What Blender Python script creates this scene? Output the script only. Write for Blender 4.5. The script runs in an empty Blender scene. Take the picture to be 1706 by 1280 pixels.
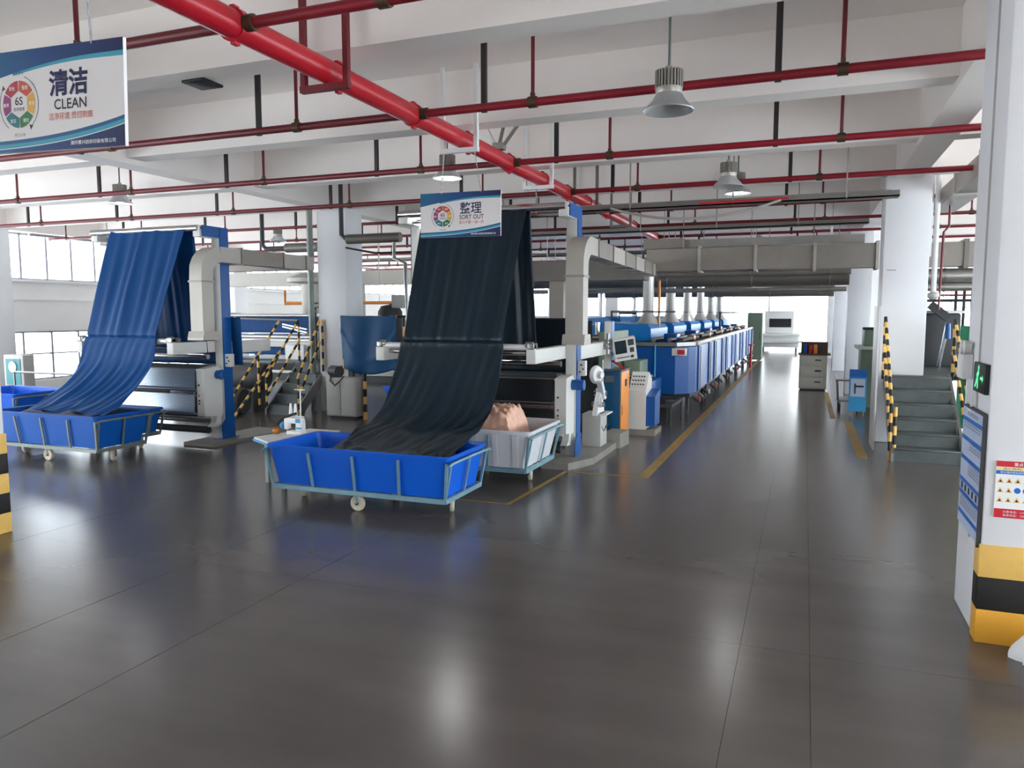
import bpy, bmesh, math, random
from mathutils import Vector, Matrix
random.seed(7)
S = bpy.context.scene
COL = S.collection
PI = math.pi

# ------------------------------------------------------------------ camera
cam_data = bpy.data.cameras.new('camera')
cam_data.sensor_fit = 'HORIZONTAL'
cam_data.sensor_width = 36.0
cam_data.lens = 1255.0 / 1706.0 * 36.0
cam_data.clip_start = 0.05
cam_data.clip_end = 400.0
cam = bpy.data.objects.new('camera', cam_data)
cam.location = (0, 0, 2.2)
cam.rotation_euler = (PI / 2 - math.radians(5.4166), 0, math.radians(21.2013))
COL.objects.link(cam)
S.camera = cam

# ------------------------------------------------------------------ daylight and exposure
world = bpy.data.worlds.new('daylight')
world.use_nodes = True
bg = world.node_tree.nodes['Background']
bg.inputs[0].default_value = (0.88, 0.95, 1.0, 1)
bg.inputs[1].default_value = 3.0
S.world = world
S.view_settings.view_transform = 'Standard'
S.view_settings.look = 'None'
S.view_settings.gamma = 1.0
S.view_settings.use_curve_mapping = False
S.view_settings.exposure = 2.02
S.cycles.max_bounces = 8
S.cycles.diffuse_bounces = 5
S.cycles.glossy_bounces = 4
S.cycles.transparent_max_bounces = 12
S.cycles.sample_clamp_indirect = 8.0

# ------------------------------------------------------------------ materials
def lin(h):
    h = h.lstrip('#')
    out = []
    for i in (0, 2, 4):
        c = int(h[i:i + 2], 16) / 255.0
        out.append(c / 12.92 if c <= 0.04045 else ((c + 0.055) / 1.055) ** 2.4)
    return (out[0], out[1], out[2], 1.0)

M = {}
def mat(name, col, rough=0.5, metal=0.0, var=0.0, vscale=4.0, bump=0.0, bscale=40.0, spec=0.5, stretch=None, emit=0.0, coat=0.0, rvar=0.0):
    m = bpy.data.materials.new(name)
    m.use_nodes = True
    nt = m.node_tree
    p = nt.nodes['Principled BSDF']
    c = lin(col)
    p.inputs['Base Color'].default_value = c
    p.inputs['Roughness'].default_value = rough
    p.inputs['Metallic'].default_value = metal
    p.inputs['Specular IOR Level'].default_value = spec
    if coat:
        p.inputs['Coat Weight'].default_value = coat
        p.inputs['Coat Roughness'].default_value = 0.1
    if emit:
        p.inputs['Emission Color'].default_value = c
        p.inputs['Emission Strength'].default_value = emit
    if var or bump or rvar:
        tc = nt.nodes.new('ShaderNodeTexCoord')
        mp = nt.nodes.new('ShaderNodeMapping')
        nt.links.new(tc.outputs['Object'], mp.inputs['Vector'])
        if stretch:
            mp.inputs['Scale'].default_value = stretch
    if var or rvar:
        n = nt.nodes.new('ShaderNodeTexNoise')
        n.inputs['Scale'].default_value = vscale
        n.inputs['Detail'].default_value = 6
        n.inputs['Roughness'].default_value = 0.65
        nt.links.new(mp.outputs[0], n.inputs['Vector'])
    if var:
        r = nt.nodes.new('ShaderNodeMapRange')
        r.inputs[1].default_value = 0.25
        r.inputs[2].default_value = 0.75
        r.inputs[3].default_value = 1.0 - var
        r.inputs[4].default_value = 1.0 + var
        nt.links.new(n.outputs['Fac'], r.inputs[0])
        mx = nt.nodes.new('ShaderNodeMix')
        mx.data_type = 'RGBA'
        mx.blend_type = 'MULTIPLY'
        mx.inputs[0].default_value = 1.0
        mx.inputs[6].default_value = c
        nt.links.new(r.outputs[0], mx.inputs[7])
        nt.links.new(mx.outputs[2], p.inputs['Base Color'])
    if rvar:
        r2 = nt.nodes.new('ShaderNodeMapRange')
        r2.inputs[1].default_value = 0.3
        r2.inputs[2].default_value = 0.7
        r2.inputs[3].default_value = max(0.02, rough - rvar)
        r2.inputs[4].default_value = rough + rvar
        nt.links.new(n.outputs['Fac'], r2.inputs[0])
        nt.links.new(r2.outputs[0], p.inputs['Roughness'])
    if bump:
        n2 = nt.nodes.new('ShaderNodeTexNoise')
        n2.inputs['Scale'].default_value = bscale
        n2.inputs['Detail'].default_value = 4
        nt.links.new(mp.outputs[0], n2.inputs['Vector'])
        b = nt.nodes.new('ShaderNodeBump')
        b.inputs['Strength'].default_value = bump
        b.inputs['Distance'].default_value = 0.02
        nt.links.new(n2.outputs['Fac'], b.inputs['Height'])
        nt.links.new(b.outputs[0], p.inputs['Normal'])
    M[name] = m
    return m

mat('plaster', 'F0EEEC', 0.8, var=0.03, vscale=0.8)
mat('ceiling_paint', 'F8F1EC', 0.85, var=0.03, vscale=0.6)
mat('pillar_white', 'ECECEF', 0.55, var=0.02, vscale=1.5)
mat('panel_white', 'E4E4E4', 0.5)
mat('floor_base', '1E1D1D', 0.8)
mat('concrete', '85827C', 0.85, var=0.15, vscale=5.0, bump=0.3, bscale=25)
mat('red_pipe', 'B81A2A', 0.32, var=0.05)
mat('mid_red', '8A1526', 0.4, var=0.08)
mat('dark_red', '6E1722', 0.45, var=0.08)
mat('rust_clamp', '5A4636', 0.5, metal=0.6)
mat('black_strap', '2A2223', 0.6)
mat('galv', 'A7A49E', 0.42, metal=0.75, var=0.12, vscale=3)
mat('duct_grey', '948C85', 0.5, metal=0.35, var=0.1, vscale=2.5)
mat('duct_light', 'B5B0A8', 0.5, metal=0.2, var=0.06, vscale=2.5)
mat('duct_dark', '76716B', 0.45, metal=0.4, var=0.12, vscale=2)
mat('stack_steel', 'D2D0CC', 0.38, metal=0.6, var=0.08)
mat('steel', 'C9C9C9', 0.22, metal=1.0, var=0.06)
mat('steel_dull', '9C9C9C', 0.4, metal=0.9, var=0.1)
mat('roller_white', 'E2E2E2', 0.3, metal=0.2)
mat('machine_white', 'D9D8D3', 0.45, var=0.03)
mat('machine_blue', '00509A', 0.4, var=0.06)
mat('machine_grey', 'B9B8B4', 0.5, var=0.05)
mat('dark_grey', '3A3B3D', 0.6, var=0.12)
mat('black', '17181A', 0.55)
mat('rubber', '26221E', 0.7)
mat('cart_blue', '0060D8', 0.35, var=0.05, vscale=2, bump=0.1, bscale=3)
mat('cart_blue_deep', '0056B0', 0.4, var=0.06, vscale=2)
mat('cart_white', 'D9DADE', 0.35, var=0.04, bump=0.1, bscale=3)
mat('frame_teal', '7FA6B4', 0.4, metal=0.3, var=0.12, vscale=8)
mat('frame_grey', '7E8682', 0.45, metal=0.4, var=0.12, vscale=8)
mat('wheel_cream', 'CFC7B4', 0.5, var=0.08)
mat('cloth_blue', '004078', 0.55, var=0.16, vscale=1.0, stretch=(7, 0.3, 0.3), spec=0.22)
mat('cloth_black', '0E2431', 0.45, var=0.25, vscale=1.0, stretch=(7, 0.3, 0.3), spec=0.45)
mat('cloth_navy', '0A1A44', 0.6, var=0.15, vscale=5)
mat('cloth_peach', 'E2B49C', 0.45, var=0.30, vscale=3, stretch=(3, 9, 4))
mat('tarp_blue', '004E80', 0.55, var=0.08, vscale=3)
mat('tarp_green', '0C6B4A', 0.55, var=0.1, vscale=3)
mat('plastic_film', 'D6CFC8', 0.2, var=0.08)
mat('yellow', 'F2C46A', 0.5, var=0.08, vscale=6)
mat('orange_yellow', 'F2B13C', 0.45, var=0.08, vscale=3)
mat('stripe_black', '221F1E', 0.55, var=0.15, vscale=9)
mat('line_yellow', '94793A', 0.6, var=0.25, vscale=5)
mat('stair_steel', '5A6060', 0.45, metal=0.35, var=0.25, vscale=3)
mat('orange', 'F0963C', 0.4, var=0.03)
mat('cabinet_blue', '0E4A70', 0.4, var=0.04)
mat('tank_blue', '004E9A', 0.35, var=0.12, vscale=1.2)
mat('hood_blue', '0C74C0', 0.35, var=0.08)
mat('grating_dark', '3C423F', 0.6, var=0.15)
mat('green_machine', '6E7F6C', 0.5, var=0.08)
mat('screen', '23303A', 0.15)
mat('lamp_grey', 'A8A49C', 0.4, metal=0.5)
mat('lamp_inner', 'C9CCCE', 0.25, metal=0.6)
mat('lamp_lit', 'FFFFFF', 0.5, emit=14.0)
mat('rod_green', '5E6A66', 0.5)
mat('window_frame', '9A9AA0', 0.5)
mat('sign_board', 'EDE9E8', 0.5)
mat('sign_navy', '0A1850', 0.5)
mat('sign_blue', '0C5A8C', 0.5)
mat('sign_cyan', '3FA6C0', 0.5)
mat('sign_red', 'B73A45', 0.5)
mat('sign_orange', 'D05C3E', 0.5)
mat('sign_yellow', 'E6B04A', 0.5)
mat('sign_green', '2E7A45', 0.5)
mat('sign_teal', '1F7F86', 0.5)
mat('sign_purple', '9B3F7E', 0.5)
mat('sign_dark', '1F2030', 0.5)
mat('poster_blue', '1E6FCF', 0.4)
mat('poster_pale', 'C6D3EE', 0.35)
mat('poster_red', 'D21F32', 0.4)
mat('poster_yellow', 'F2E29A', 0.4)
mat('print_white', 'F4F4F4', 0.5)
mat('exit_green', '3FA46A', 0.4, emit=0.6)
mat('copper', 'B87A3E', 0.4, metal=0.5)
mat('gas_orange', 'D98A3A', 0.5)
mat('red', 'C22530', 0.45)
mat('brown', '5A4234', 0.6)
mat('pale_cabinet', 'D8D3C4', 0.5, var=0.04)
mat('sky_blue', '3BA0D8', 0.5)
mat('cable_black', '26262A', 0.5)
mat('chain', 'C9CCD2', 0.35, metal=0.6)

def floor_material():
    m = mat('floor', '524E4B', 0.23, spec=0.7)
    nt = m.node_tree; p = nt.nodes['Principled BSDF']
    tc = nt.nodes.new('ShaderNodeTexCoord')
    def noise(scale, det, sc, lo, hi):
        mp = nt.nodes.new('ShaderNodeMapping'); mp.inputs['Scale'].default_value = sc
        geo = nt.nodes.new('ShaderNodeNewGeometry')
        nt.links.new(geo.outputs['Position'], mp.inputs['Vector'])
        n = nt.nodes.new('ShaderNodeTexNoise'); n.inputs['Scale'].default_value = scale; n.inputs['Detail'].default_value = det; n.inputs['Roughness'].default_value = .5
        nt.links.new(mp.outputs[0], n.inputs['Vector'])
        r = nt.nodes.new('ShaderNodeMapRange'); r.inputs[1].default_value = .2; r.inputs[2].default_value = .8; r.inputs[3].default_value = lo; r.inputs[4].default_value = hi
        nt.links.new(n.outputs['Fac'], r.inputs[0])
        return r.outputs[0]
    a = noise(.45, 4, (1, 1, 1), .72, 1.28)
    b = noise(1.6, 4, (.2, 1.6, 1), .86, 1.14)
    mu = nt.nodes.new('ShaderNodeMath'); mu.operation = 'MULTIPLY'
    nt.links.new(a, mu.inputs[0]); nt.links.new(b, mu.inputs[1])
    mx = nt.nodes.new('ShaderNodeMix'); mx.data_type = 'RGBA'; mx.blend_type = 'MULTIPLY'; mx.inputs[0].default_value = 1
    mx.inputs[6].default_value = lin('5A5552')
    nt.links.new(mu.outputs[0], mx.inputs[7]); nt.links.new(mx.outputs[2], p.inputs['Base Color'])
floor_material()
def perforated(name, base, hole, scale):
    m = mat(name, base, 0.3, metal=0.7)
    nt = m.node_tree
    p = nt.nodes['Principled BSDF']
    tc = nt.nodes.new('ShaderNodeTexCoord')
    br = nt.nodes.new('ShaderNodeTexBrick')
    mp = nt.nodes.new('ShaderNodeMapping')
    mp.inputs['Rotation'].default_value = (PI / 2, 0, 0)
    mp.inputs['Scale'].default_value = (scale, scale, scale)
    nt.links.new(tc.outputs['Object'], mp.inputs['Vector'])
    nt.links.new(mp.outputs[0], br.inputs['Vector'])
    br.inputs['Color1'].default_value = lin(hole)
    br.inputs['Color2'].default_value = lin(hole)
    br.inputs['Mortar'].default_value = lin(base)
    br.inputs['Scale'].default_value = 1.0
    br.inputs['Mortar Size'].default_value = 0.16
    br.inputs['Mortar Smooth'].default_value = 0.2
    br.inputs['Brick Width'].default_value = 0.9
    br.inputs['Row Height'].default_value = 0.5
    nt.links.new(br.outputs['Color'], p.inputs['Base Color'])
    return m
perforated('perf_silver', 'C4CDD6', '4E6B86', 22.0)
perforated('perf_black', '42464B', '101214', 24.0)

def glass_material():
    m = bpy.data.materials.new('window_glass')
    m.use_nodes = True
    nt = m.node_tree
    nt.nodes.clear()
    out = nt.nodes.new('ShaderNodeOutputMaterial')
    tr = nt.nodes.new('ShaderNodeBsdfTransparent')
    tr.inputs[0].default_value = (0.95, 0.97, 0.98, 1)
    gl = nt.nodes.new('ShaderNodeBsdfGlossy')
    gl.inputs['Roughness'].default_value = 0.05
    mx = nt.nodes.new('ShaderNodeMixShader')
    mx.inputs[0].default_value = 0.06
    nt.links.new(tr.outputs[0], mx.inputs[1])
    nt.links.new(gl.outputs[0], mx.inputs[2])
    nt.links.new(mx.outputs[0], out.inputs[0])
    M['window_glass'] = m
glass_material()
def wave_material():
    m = mat('sign_wave', '0C5A8C', 0.5)
    nt = m.node_tree
    tc = nt.nodes.new('ShaderNodeTexCoord'); sx = nt.nodes.new('ShaderNodeSeparateXYZ')
    mr = nt.nodes.new('ShaderNodeMapRange'); mr.inputs[1].default_value = -.54; mr.inputs[2].default_value = .54
    cr = nt.nodes.new('ShaderNodeValToRGB')
    cr.color_ramp.elements[0].color = lin('0C6690'); cr.color_ramp.elements[1].color = lin('0A1850')
    e = cr.color_ramp.elements.new(.45); e.color = lin('0A4480')
    nt.links.new(tc.outputs['Object'], sx.inputs[0]); nt.links.new(sx.outputs[0], mr.inputs[0]); nt.links.new(mr.outputs[0], cr.inputs[0])
    nt.links.new(cr.outputs[0], nt.nodes['Principled BSDF'].inputs['Base Color'])
wave_material()

# ------------------------------------------------------------------ building helpers
ORG = {}
class MB:
    """collects shapes in world coordinates; build() links them as one mesh object"""
    def __init__(self):
        self.v, self.f, self.mi, self.cur = [], [], [], 0
    def add(self, verts, faces):
        o = len(self.v)
        self.v += [tuple(p) for p in verts]
        self.f += [tuple(i + o for i in fc) for fc in faces]
        self.mi += [self.cur] * len(faces)
        return self
    def box(self, x0, x1, y0, y1, z0, z1, c=0.0):
        if x0 > x1: x0, x1 = x1, x0
        if y0 > y1: y0, y1 = y1, y0
        if z0 > z1: z0, z1 = z1, z0
        if c <= 0:
            v = [(x, y, z) for z in (z0, z1) for y in (y0, y1) for x in (x0, x1)]
            return self.add(v, [(0, 2, 3, 1), (4, 5, 7, 6), (0, 1, 5, 4), (2, 6, 7, 3), (0, 4, 6, 2), (1, 3, 7, 5)])
        c = min(c, (x1 - x0) * .45, (y1 - y0) * .45, (z1 - z0) * .45)
        bm = bmesh.new()
        r = bmesh.ops.create_cube(bm, size=1.0)
        for w in bm.verts:
            w.co = Vector((x0 + (w.co.x + .5) * (x1 - x0), y0 + (w.co.y + .5) * (y1 - y0), z0 + (w.co.z + .5) * (z1 - z0)))
        bmesh.ops.bevel(bm, geom=bm.edges[:], offset=c, segments=2, affect='EDGES', profile=0.5)
        bm.verts.index_update()
        self.add([w.co[:] for w in bm.verts], [[w.index for w in fc.verts] for fc in bm.faces])
        bm.free()
        return self
    def obox(self, p0, p1, w, h, up=(0, 0, 1)):
        """a bar of section w x h from p0 to p1"""
        p0, p1 = Vector(p0), Vector(p1)
        d = (p1 - p0).normalized()
        u = Vector(up)
        if abs(d.dot(u)) > 0.98:
            u = Vector((0, 1, 0))
        s = d.cross(u).normalized()
        u = s.cross(d).normalized()
        v = []
        for p in (p0, p1):
            for a, b in ((-1, -1), (1, -1), (1, 1), (-1, 1)):
                v.append(p + s * (a * w / 2) + u * (b * h / 2))
        return self.add(v, [(3, 2, 1, 0), (4, 5, 6, 7), (0, 1, 5, 4), (1, 2, 6, 5), (2, 3, 7, 6), (3, 0, 4, 7)])
    def tube(self, pts, r, n=10, cap=True, rads=None):
        pts = [Vector(p) for p in pts]
        rings = []
        prev = None
        for i, p in enumerate(pts):
            a = pts[max(i - 1, 0)]
            b = pts[min(i + 1, len(pts) - 1)]
            d = (b - a).normalized()
            if prev is None:
                u = Vector((0, 0, 1)) if abs(d.z) < 0.9 else Vector((1, 0, 0))
                s = d.cross(u).normalized()
            else:
                s = (prev - d * prev.dot(d)).normalized()
            prev = s
            t = d.cross(s).normalized()
            k = 1.0
            if 0 < i < len(pts) - 1:
                e1 = (p - a).normalized(); e2 = (b - p).normalized()
                k = 1.0 / max(0.35, math.sqrt((1 + e1.dot(e2)) / 2)) if e1.dot(e2) > -0.9 else 1.0
                k = min(k, 1.25)
            rr = (rads[i] if rads else r)
            rings.append([p + (s * math.cos(q) + t * math.sin(q)) * rr * k for q in [2 * PI * j / n for j in range(n)]])
        v = [q for rg in rings for q in rg]
        f = []
        for i in range(len(rings) - 1):
            for j in range(n):
                f.append((i * n + j, i * n + (j + 1) % n, (i + 1) * n + (j + 1) % n, (i + 1) * n + j))
        if cap:
            f.append(tuple(range(n - 1, -1, -1)))
            f.append(tuple((len(rings) - 1) * n + j for j in range(n)))
        return self.add(v, f)
    def cyl(self, p0, p1, r, n=16, r1=None):
        return self.tube([p0, p1], r, n, rads=[r, r if r1 is None else r1])
    def lathe(self, c, prof, n=24, axis=(0, 0, 1)):
        """profile of (radius, height) pairs turned about axis at c"""
        ax = Vector(axis).normalized()
        u = Vector((1, 0, 0)) if abs(ax.x) < 0.9 else Vector((0, 1, 0))
        s = ax.cross(u).normalized(); t = ax.cross(s)
        c = Vector(c)
        v, f = [], []
        for r, h in prof:
            for j in range(n):
                q = 2 * PI * j / n
                v.append(c + ax * h + (s * math.cos(q) + t * math.sin(q)) * max(r, 1e-4))
        for i in range(len(prof) - 1):
            for j in range(n):
                f.append((i * n + j, i * n + (j + 1) % n, (i + 1) * n + (j + 1) % n, (i + 1) * n + j))
        return self.add(v, f)
    def prism(self, poly, axis, a, b):
        """polygon (2-D) swept along axis 'x','y' or 'z' from a to b"""
        n = len(poly)
        def P(q, w):
            return (w, q[0], q[1]) if axis == 'x' else (q[0], w, q[1]) if axis == 'y' else (q[0], q[1], w)
        v = [P(q, a) for q in poly] + [P(q, b) for q in poly]
        f = [tuple(range(n)), tuple(range(2 * n - 1, n - 1, -1))]
        for i in range(n):
            j = (i + 1) % n
            f.append((i, i + n, j + n, j))
        return self.add(v, f)
    def grid(self, fn, nu, nv):
        v = [fn(i / nu, j / nv) for j in range(nv + 1) for i in range(nu + 1)]
        f = [(j * (nu + 1) + i, j * (nu + 1) + i + 1, (j + 1) * (nu + 1) + i + 1, (j + 1) * (nu + 1) + i) for j in range(nv) for i in range(nu)]
        return self.add(v, f)
    def build(self, name, m, parent=None, smooth=True, solid=0.0, label=None, kind=None):
        me = bpy.data.meshes.new(name)
        off = ORG.get(parent.name, Vector((0, 0, 0))) if parent else Vector((0, 0, 0))
        org = off
        if parent is None:
            xs = [p[0] for p in self.v]; ys = [p[1] for p in self.v]; zs = [p[2] for p in self.v]
            org = Vector(((min(xs) + max(xs)) / 2, (min(ys) + max(ys)) / 2, min(zs)))
        me.from_pydata([(p[0] - org.x, p[1] - org.y, p[2] - org.z) for p in self.v], [], self.f)
        bm = bmesh.new(); bm.from_mesh(me)
        bmesh.ops.recalc_face_normals(bm, faces=bm.faces[:])
        bm.to_mesh(me); bm.free()
        ms = m if isinstance(m, (list, tuple)) else [m]
        for k in ms:
            me.materials.append(M[k])
        if len(ms) > 1:
            me.polygons.foreach_set('material_index', self.mi)
        if smooth:
            me.polygons.foreach_set('use_smooth', [True] * len(me.polygons))
            me.set_sharp_from_angle(angle=math.radians(38))
        me.update()
        o = bpy.data.objects.new(name, me)
        COL.objects.link(o)
        if parent:
            o.parent = parent
        else:
            o.location = org
        ORG[o.name] = org
        if solid:
            s = o.modifiers.new('thickness', 'SOLIDIFY')
            s.thickness = solid
            s.offset = 0
        if label: o['label'] = label
        if kind: o['kind'] = kind
        return o

def tag(o, label, cat, group=None, kind=None):
    o['label'] = label
    if cat: o['category'] = cat
    if group: o['group'] = group
    if kind: o['kind'] = kind
    return o
def thing(name, loc, label, cat, group=None):
    o = bpy.data.objects.new(name, None)
    o.empty_display_size = 0.1
    COL.objects.link(o)
    o.location = loc
    ORG[o.name] = Vector(loc)
    return tag(o, label, cat, group)
def struct(o, label=None):
    o['kind'] = 'structure'
    if label: o['label'] = label
    return o
def sroot(name, loc, label=None):
    o = bpy.data.objects.new(name, None)
    COL.objects.link(o); o.location = loc
    ORG[o.name] = Vector(loc)
    return struct(o, label)
def part_copy(src, parent, dloc=(0, 0, 0), name=None):
    """another object with the same mesh, moved by dloc, under parent"""
    c = src.copy()
    COL.objects.link(c)
    c.parent = parent
    po = ORG.get(parent.name, Vector((0, 0, 0))); so = ORG[src.name]
    c.location = so - po + Vector(dloc)
    ORG[c.name] = so + Vector(dloc)
    return c
def copy_tree(root, loc, label, group=None):
    r = root.copy(); COL.objects.link(r); r.location = loc
    ORG[r.name] = Vector(loc)
    r['label'] = label
    if group: r['group'] = group
    for ch in list(root.children):
        c = ch.copy(); COL.objects.link(c); c.parent = r
        for g in list(ch.children):
            d = g.copy(); COL.objects.link(d); d.parent = c
    return r
def striped(mb, p0, p1, r, seg=0.16, n=8, start=0):
    """yellow / black banded tube: material slots 0 and 1"""
    p0, p1 = Vector(p0), Vector(p1)
    L = (p1 - p0).length
    k = max(1, round(L / seg))
    for i in range(k):
        mb.cur = (i + start) % 2
        mb.tube([p0.lerp(p1, i / k), p0.lerp(p1, (i + 1) / k)], r, n, cap=(i in (0, k - 1)))
    mb.cur = 0
STR = ['yellow', 'stripe_black']
TXT = {}
def text_mesh(body, bold=0.0):
    key = (body, bold)
    if key not in TXT:
        cu = bpy.data.curves.new('lettering', 'FONT')
        cu.body = body
        cu.align_x = 'CENTER'; cu.align_y = 'CENTER'
        cu.offset = bold
        cu.resolution_u = 3
        o = bpy.data.objects.new('lettering_source', cu)
        COL.objects.link(o)
        dg = bpy.context.evaluated_depsgraph_get()
        dg.update()
        me = bpy.data.meshes.new_from_object(o.evaluated_get(dg))
        vs = [v.co.copy() for v in me.vertices]
        fs = [tuple(p.vertices) for p in me.polygons]
        bpy.data.objects.remove(o); bpy.data.curves.remove(cu); bpy.data.meshes.remove(me)
        x0 = min(v.x for v in vs); x1 = max(v.x for v in vs); y0 = min(v.y for v in vs); y1 = max(v.y for v in vs)
        TXT[key] = ([((v.x - (x0 + x1) / 2) / (x1 - x0), (v.y - (y0 + y1) / 2) / (y1 - y0)) for v in vs], fs)
    return TXT[key]
def letter(mb, body, cx, cy, w, h, fr, lift, bold=0.0):
    """lettering of width w and height h centred at (cx, cy) on the plane frame fr = (origin, right, up, out)"""
    vs, fs = text_mesh(body, bold)
    o, r, u, n = fr
    mb.add([o + r * (cx + a * w) + u * (cy + b * h) + n * lift for a, b in vs], fs)
def flat(mb, poly, fr, lift):
    o, r, u, n = fr
    mb.add([o + r * a + u * b + n * lift for a, b in poly], [tuple(range(len(poly)))])
# ================================================================== the hall
XL, XR, YN, YF, ZS = -20.5, 12.0, -2.5, 60.0, 5.15
# ---- floor: cast slabs with open joints
fl = MB().box(XL, XR, YN, YF, -0.12, -0.02).build('floor', 'floor_base')
struct(fl, 'dark grey polished concrete floor')
xj = [XL, -16.6, -12.6, -8.15, -7.05, -4.97, -3.82, -0.33, 0.10, 4.0, 8.0, XR]
yj = [YN, 5.05, 14.6, 19.5, 25.5, 33.0, 42.0, 51.0, YF]
for i in range(len(xj) - 1):
    for j in range(len(yj) - 1):
        g = 0.0012; ga = .0035 if xj[i] < -3.5 else g; gb = .0035 if xj[i + 1] < -3.5 else g
        MB().box(xj[i] + ga, xj[i + 1] - gb, yj[j] + g, yj[j + 1] - g, -0.02, 0.0).build('slab', 'floor', fl, smooth=False)
def line(x0, x1, y0, y1):
    MB().box(x0, x1, y0, y1, 0.0005, 0.002).build('floor_line', 'line_yellow', fl, smooth=False)
line(-2.02, -1.88, 9.86, 40.0)
line(-3.06, -2.02, 9.86, 9.90)
MB().add([(-3.15, 7.9, .001), (-3.09, 7.9, .001), (-3.0, 9.86, .001), (-3.06, 9.86, .001)], [(0, 1, 2, 3)]).build('floor_line', 'line_yellow', fl, smooth=False)
line(-6.0, -3.15, 7.9, 7.94)
line(0.80, 0.95, 12.4, 16.6)
line(0.55, 0.66, 16.9, 22.4)
line(0.55, 0.66, 24.2, 40)

# ---- ceiling slab with cross beams and girders
ce = MB().box(XL, XR, YN, YF, ZS, ZS + 0.2).build('ceiling', 'ceiling_paint')
struct(ce, 'white painted concrete ceiling slab with deep beams')
y = 14.43 - 2.81 * 6
while y < YF:
    MB().box(XL, XR, y - 0.16, y + 0.16, 4.5, ZS).build('beam', 'ceiling_paint', ce, smooth=False)
    y += 2.81
for gx in (-20.3, -9.72, 1.52, 11.8):
    MB().box(gx - 0.2, gx + 0.2, YN, YF, 4.42, ZS).build('girder', 'ceiling_paint', ce, smooth=False)

# ---- walls
def wall_strip(parent, name, x0, x1, y0, y1, z0, z1, m='plaster'):
    return MB().box(x0, x1, y0, y1, z0, z1).build(name, m, parent, smooth=False)
wl = sroot('wall_left', (XL, 20, 0), 'long white wall with two bands of factory windows')
wall_strip(wl, 'wall_panel', XL - 0.25, XL, YN, YF, 0, 0.27)
wall_strip(wl, 'wall_panel', XL - 0.25, XL, YN, YF, 1.67, 3.12)
wall_strip(wl, 'wall_panel', XL - 0.25, XL, YN, YF, 4.42, ZS + 0.2)
wall_strip(wl, 'wall_ledge', XL, XL + 0.06, YN, YF, 2.55, 2.60)
wall_strip(wl, 'wall_ledge', XL, XL + 0.10, YN, YF, 3.06, 3.12)
def glazing(name, x, y0, y1, z0, z1, step, label, mid=None):
    w = sroot(name, (x, y0, z0), label)
    n = int((y1 - y0) / step)
    step = (y1 - y0) / n
    d = 0.05
    first = MB().box(x - 0.01, x + 0.01, y0 + 0.02, y0 + step - 0.02, z0 + 0.03, z1 - 0.03).build('pane', 'window_glass', w, smooth=False)
    mul = MB().box(x - d, x + d, y0 - 0.03, y0 + 0.03, z0, z1).build('mullion', 'window_frame', w, smooth=False)
    for i in range(1, n):
        part_copy(first, w, (0, i * step, 0))
        part_copy(mul, w, (0, i * step, 0))
    part_copy(mul, w, (0, n * step, 0))
    MB().box(x - d, x + d, y0, y1, z0, z0 + 0.05).build('frame_rail', 'window_frame', w, smooth=False)
    MB().box(x - d, x + d, y0, y1, z1 - 0.05, z1).build('frame_rail', 'window_frame', w, smooth=False)
    if mid:
        MB().box(x - d, x + d, y0, y1, mid - 0.02, mid + 0.02).build('frame_rail', 'window_frame', w, smooth=False)
    return w
glazing('window_1', XL - 0.10, YN, YF, 3.12, 4.42, 0.79, 'upper band of white-lit factory windows')
glazing('window_2', XL - 0.10, YN, YF, 0.27, 1.67, 0.86, 'lower band of white-lit factory windows', mid=1.02)
MB().tube([(XL + 0.35, 14.9, 4.36), (XL + 0.35, 60, 4.36)], 0.045, 8).build('conduit', 'window_frame', wl)

wr = sroot('wall_right', (XR, 20, 0), 'far side wall with windows behind the raised platform')
wall_strip(wr, 'wall_panel', XR, XR + 0.25, YN, YF, 0, 0.5)
wall_strip(wr, 'wall_panel', XR, XR + 0.25, YN, YF, 4.4, ZS + 0.2)
glazing('window_3', XR + 0.1, YN, YF, 0.5, 4.4, 1.3, 'tall side windows behind the raised platform', mid=2.4)

# far-end glazing added to bring daylight into the hall, around an open gateway
wb = sroot('wall_back', (-5, YF, 0), 'far end wall of the hall, with glazing added for light')
wall_strip(wb, 'wall_panel', XL, -2.6, YF, YF + 0.25, 0, 0.8)
wall_strip(wb, 'wall_panel', 1.6, XR, YF, YF + 0.25, 0, 0.8)
wall_strip(wb, 'wall_panel', XL, XR, YF, YF + 0.25, 4.4, ZS + 0.2)
k = 0
for xa, xb_ in ((XL, -2.6), (1.6, XR)):
    n = int((xb_ - xa) / 1.2)
    st = (xb_ - xa) / n
    w = sroot('window_%d' % (4 + k), (xa, YF, .8), ['far glazing added for light to the one side of the open gateway', 'far glazing added for light beyond the open gateway'][k])
    pn = MB().box(xa + .03, xa + st - .03, YF + .1, YF + .12, .82, 4.38).build('pane', 'window_glass', w, smooth=False)
    mu = MB().box(xa - .03, xa + .03, YF + .05, YF + .17, .8, 4.4).build('mullion', 'window_frame', w, smooth=False)
    for i in range(1, n):
        part_copy(pn, w, (i * st, 0, 0)); part_copy(mu, w, (i * st, 0, 0))
    part_copy(mu, w, (n * st, 0, 0))
    MB().box(xa, xb_, YF + .05, YF + .17, 2.5, 2.56).build('frame_rail', 'window_frame', w, smooth=False)
    k += 1
d1 = sroot('door_1', (-0.5, YF, 0), 'bright open gateway at the end of the aisle')
MB().box(-2.6, -2.5, YF - 0.05, YF + 0.25, 0, 4.4).build('door_jamb', 'window_frame', d1, smooth=False)
MB().box(1.5, 1.6, YF - 0.05, YF + 0.25, 0, 4.4).build('door_jamb', 'window_frame', d1, smooth=False)
MB().box(-2.5, 1.5, YF - 0.05, YF + 0.25, 4.2, 4.4).build('door_head', 'window_frame', d1, smooth=False)
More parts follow.
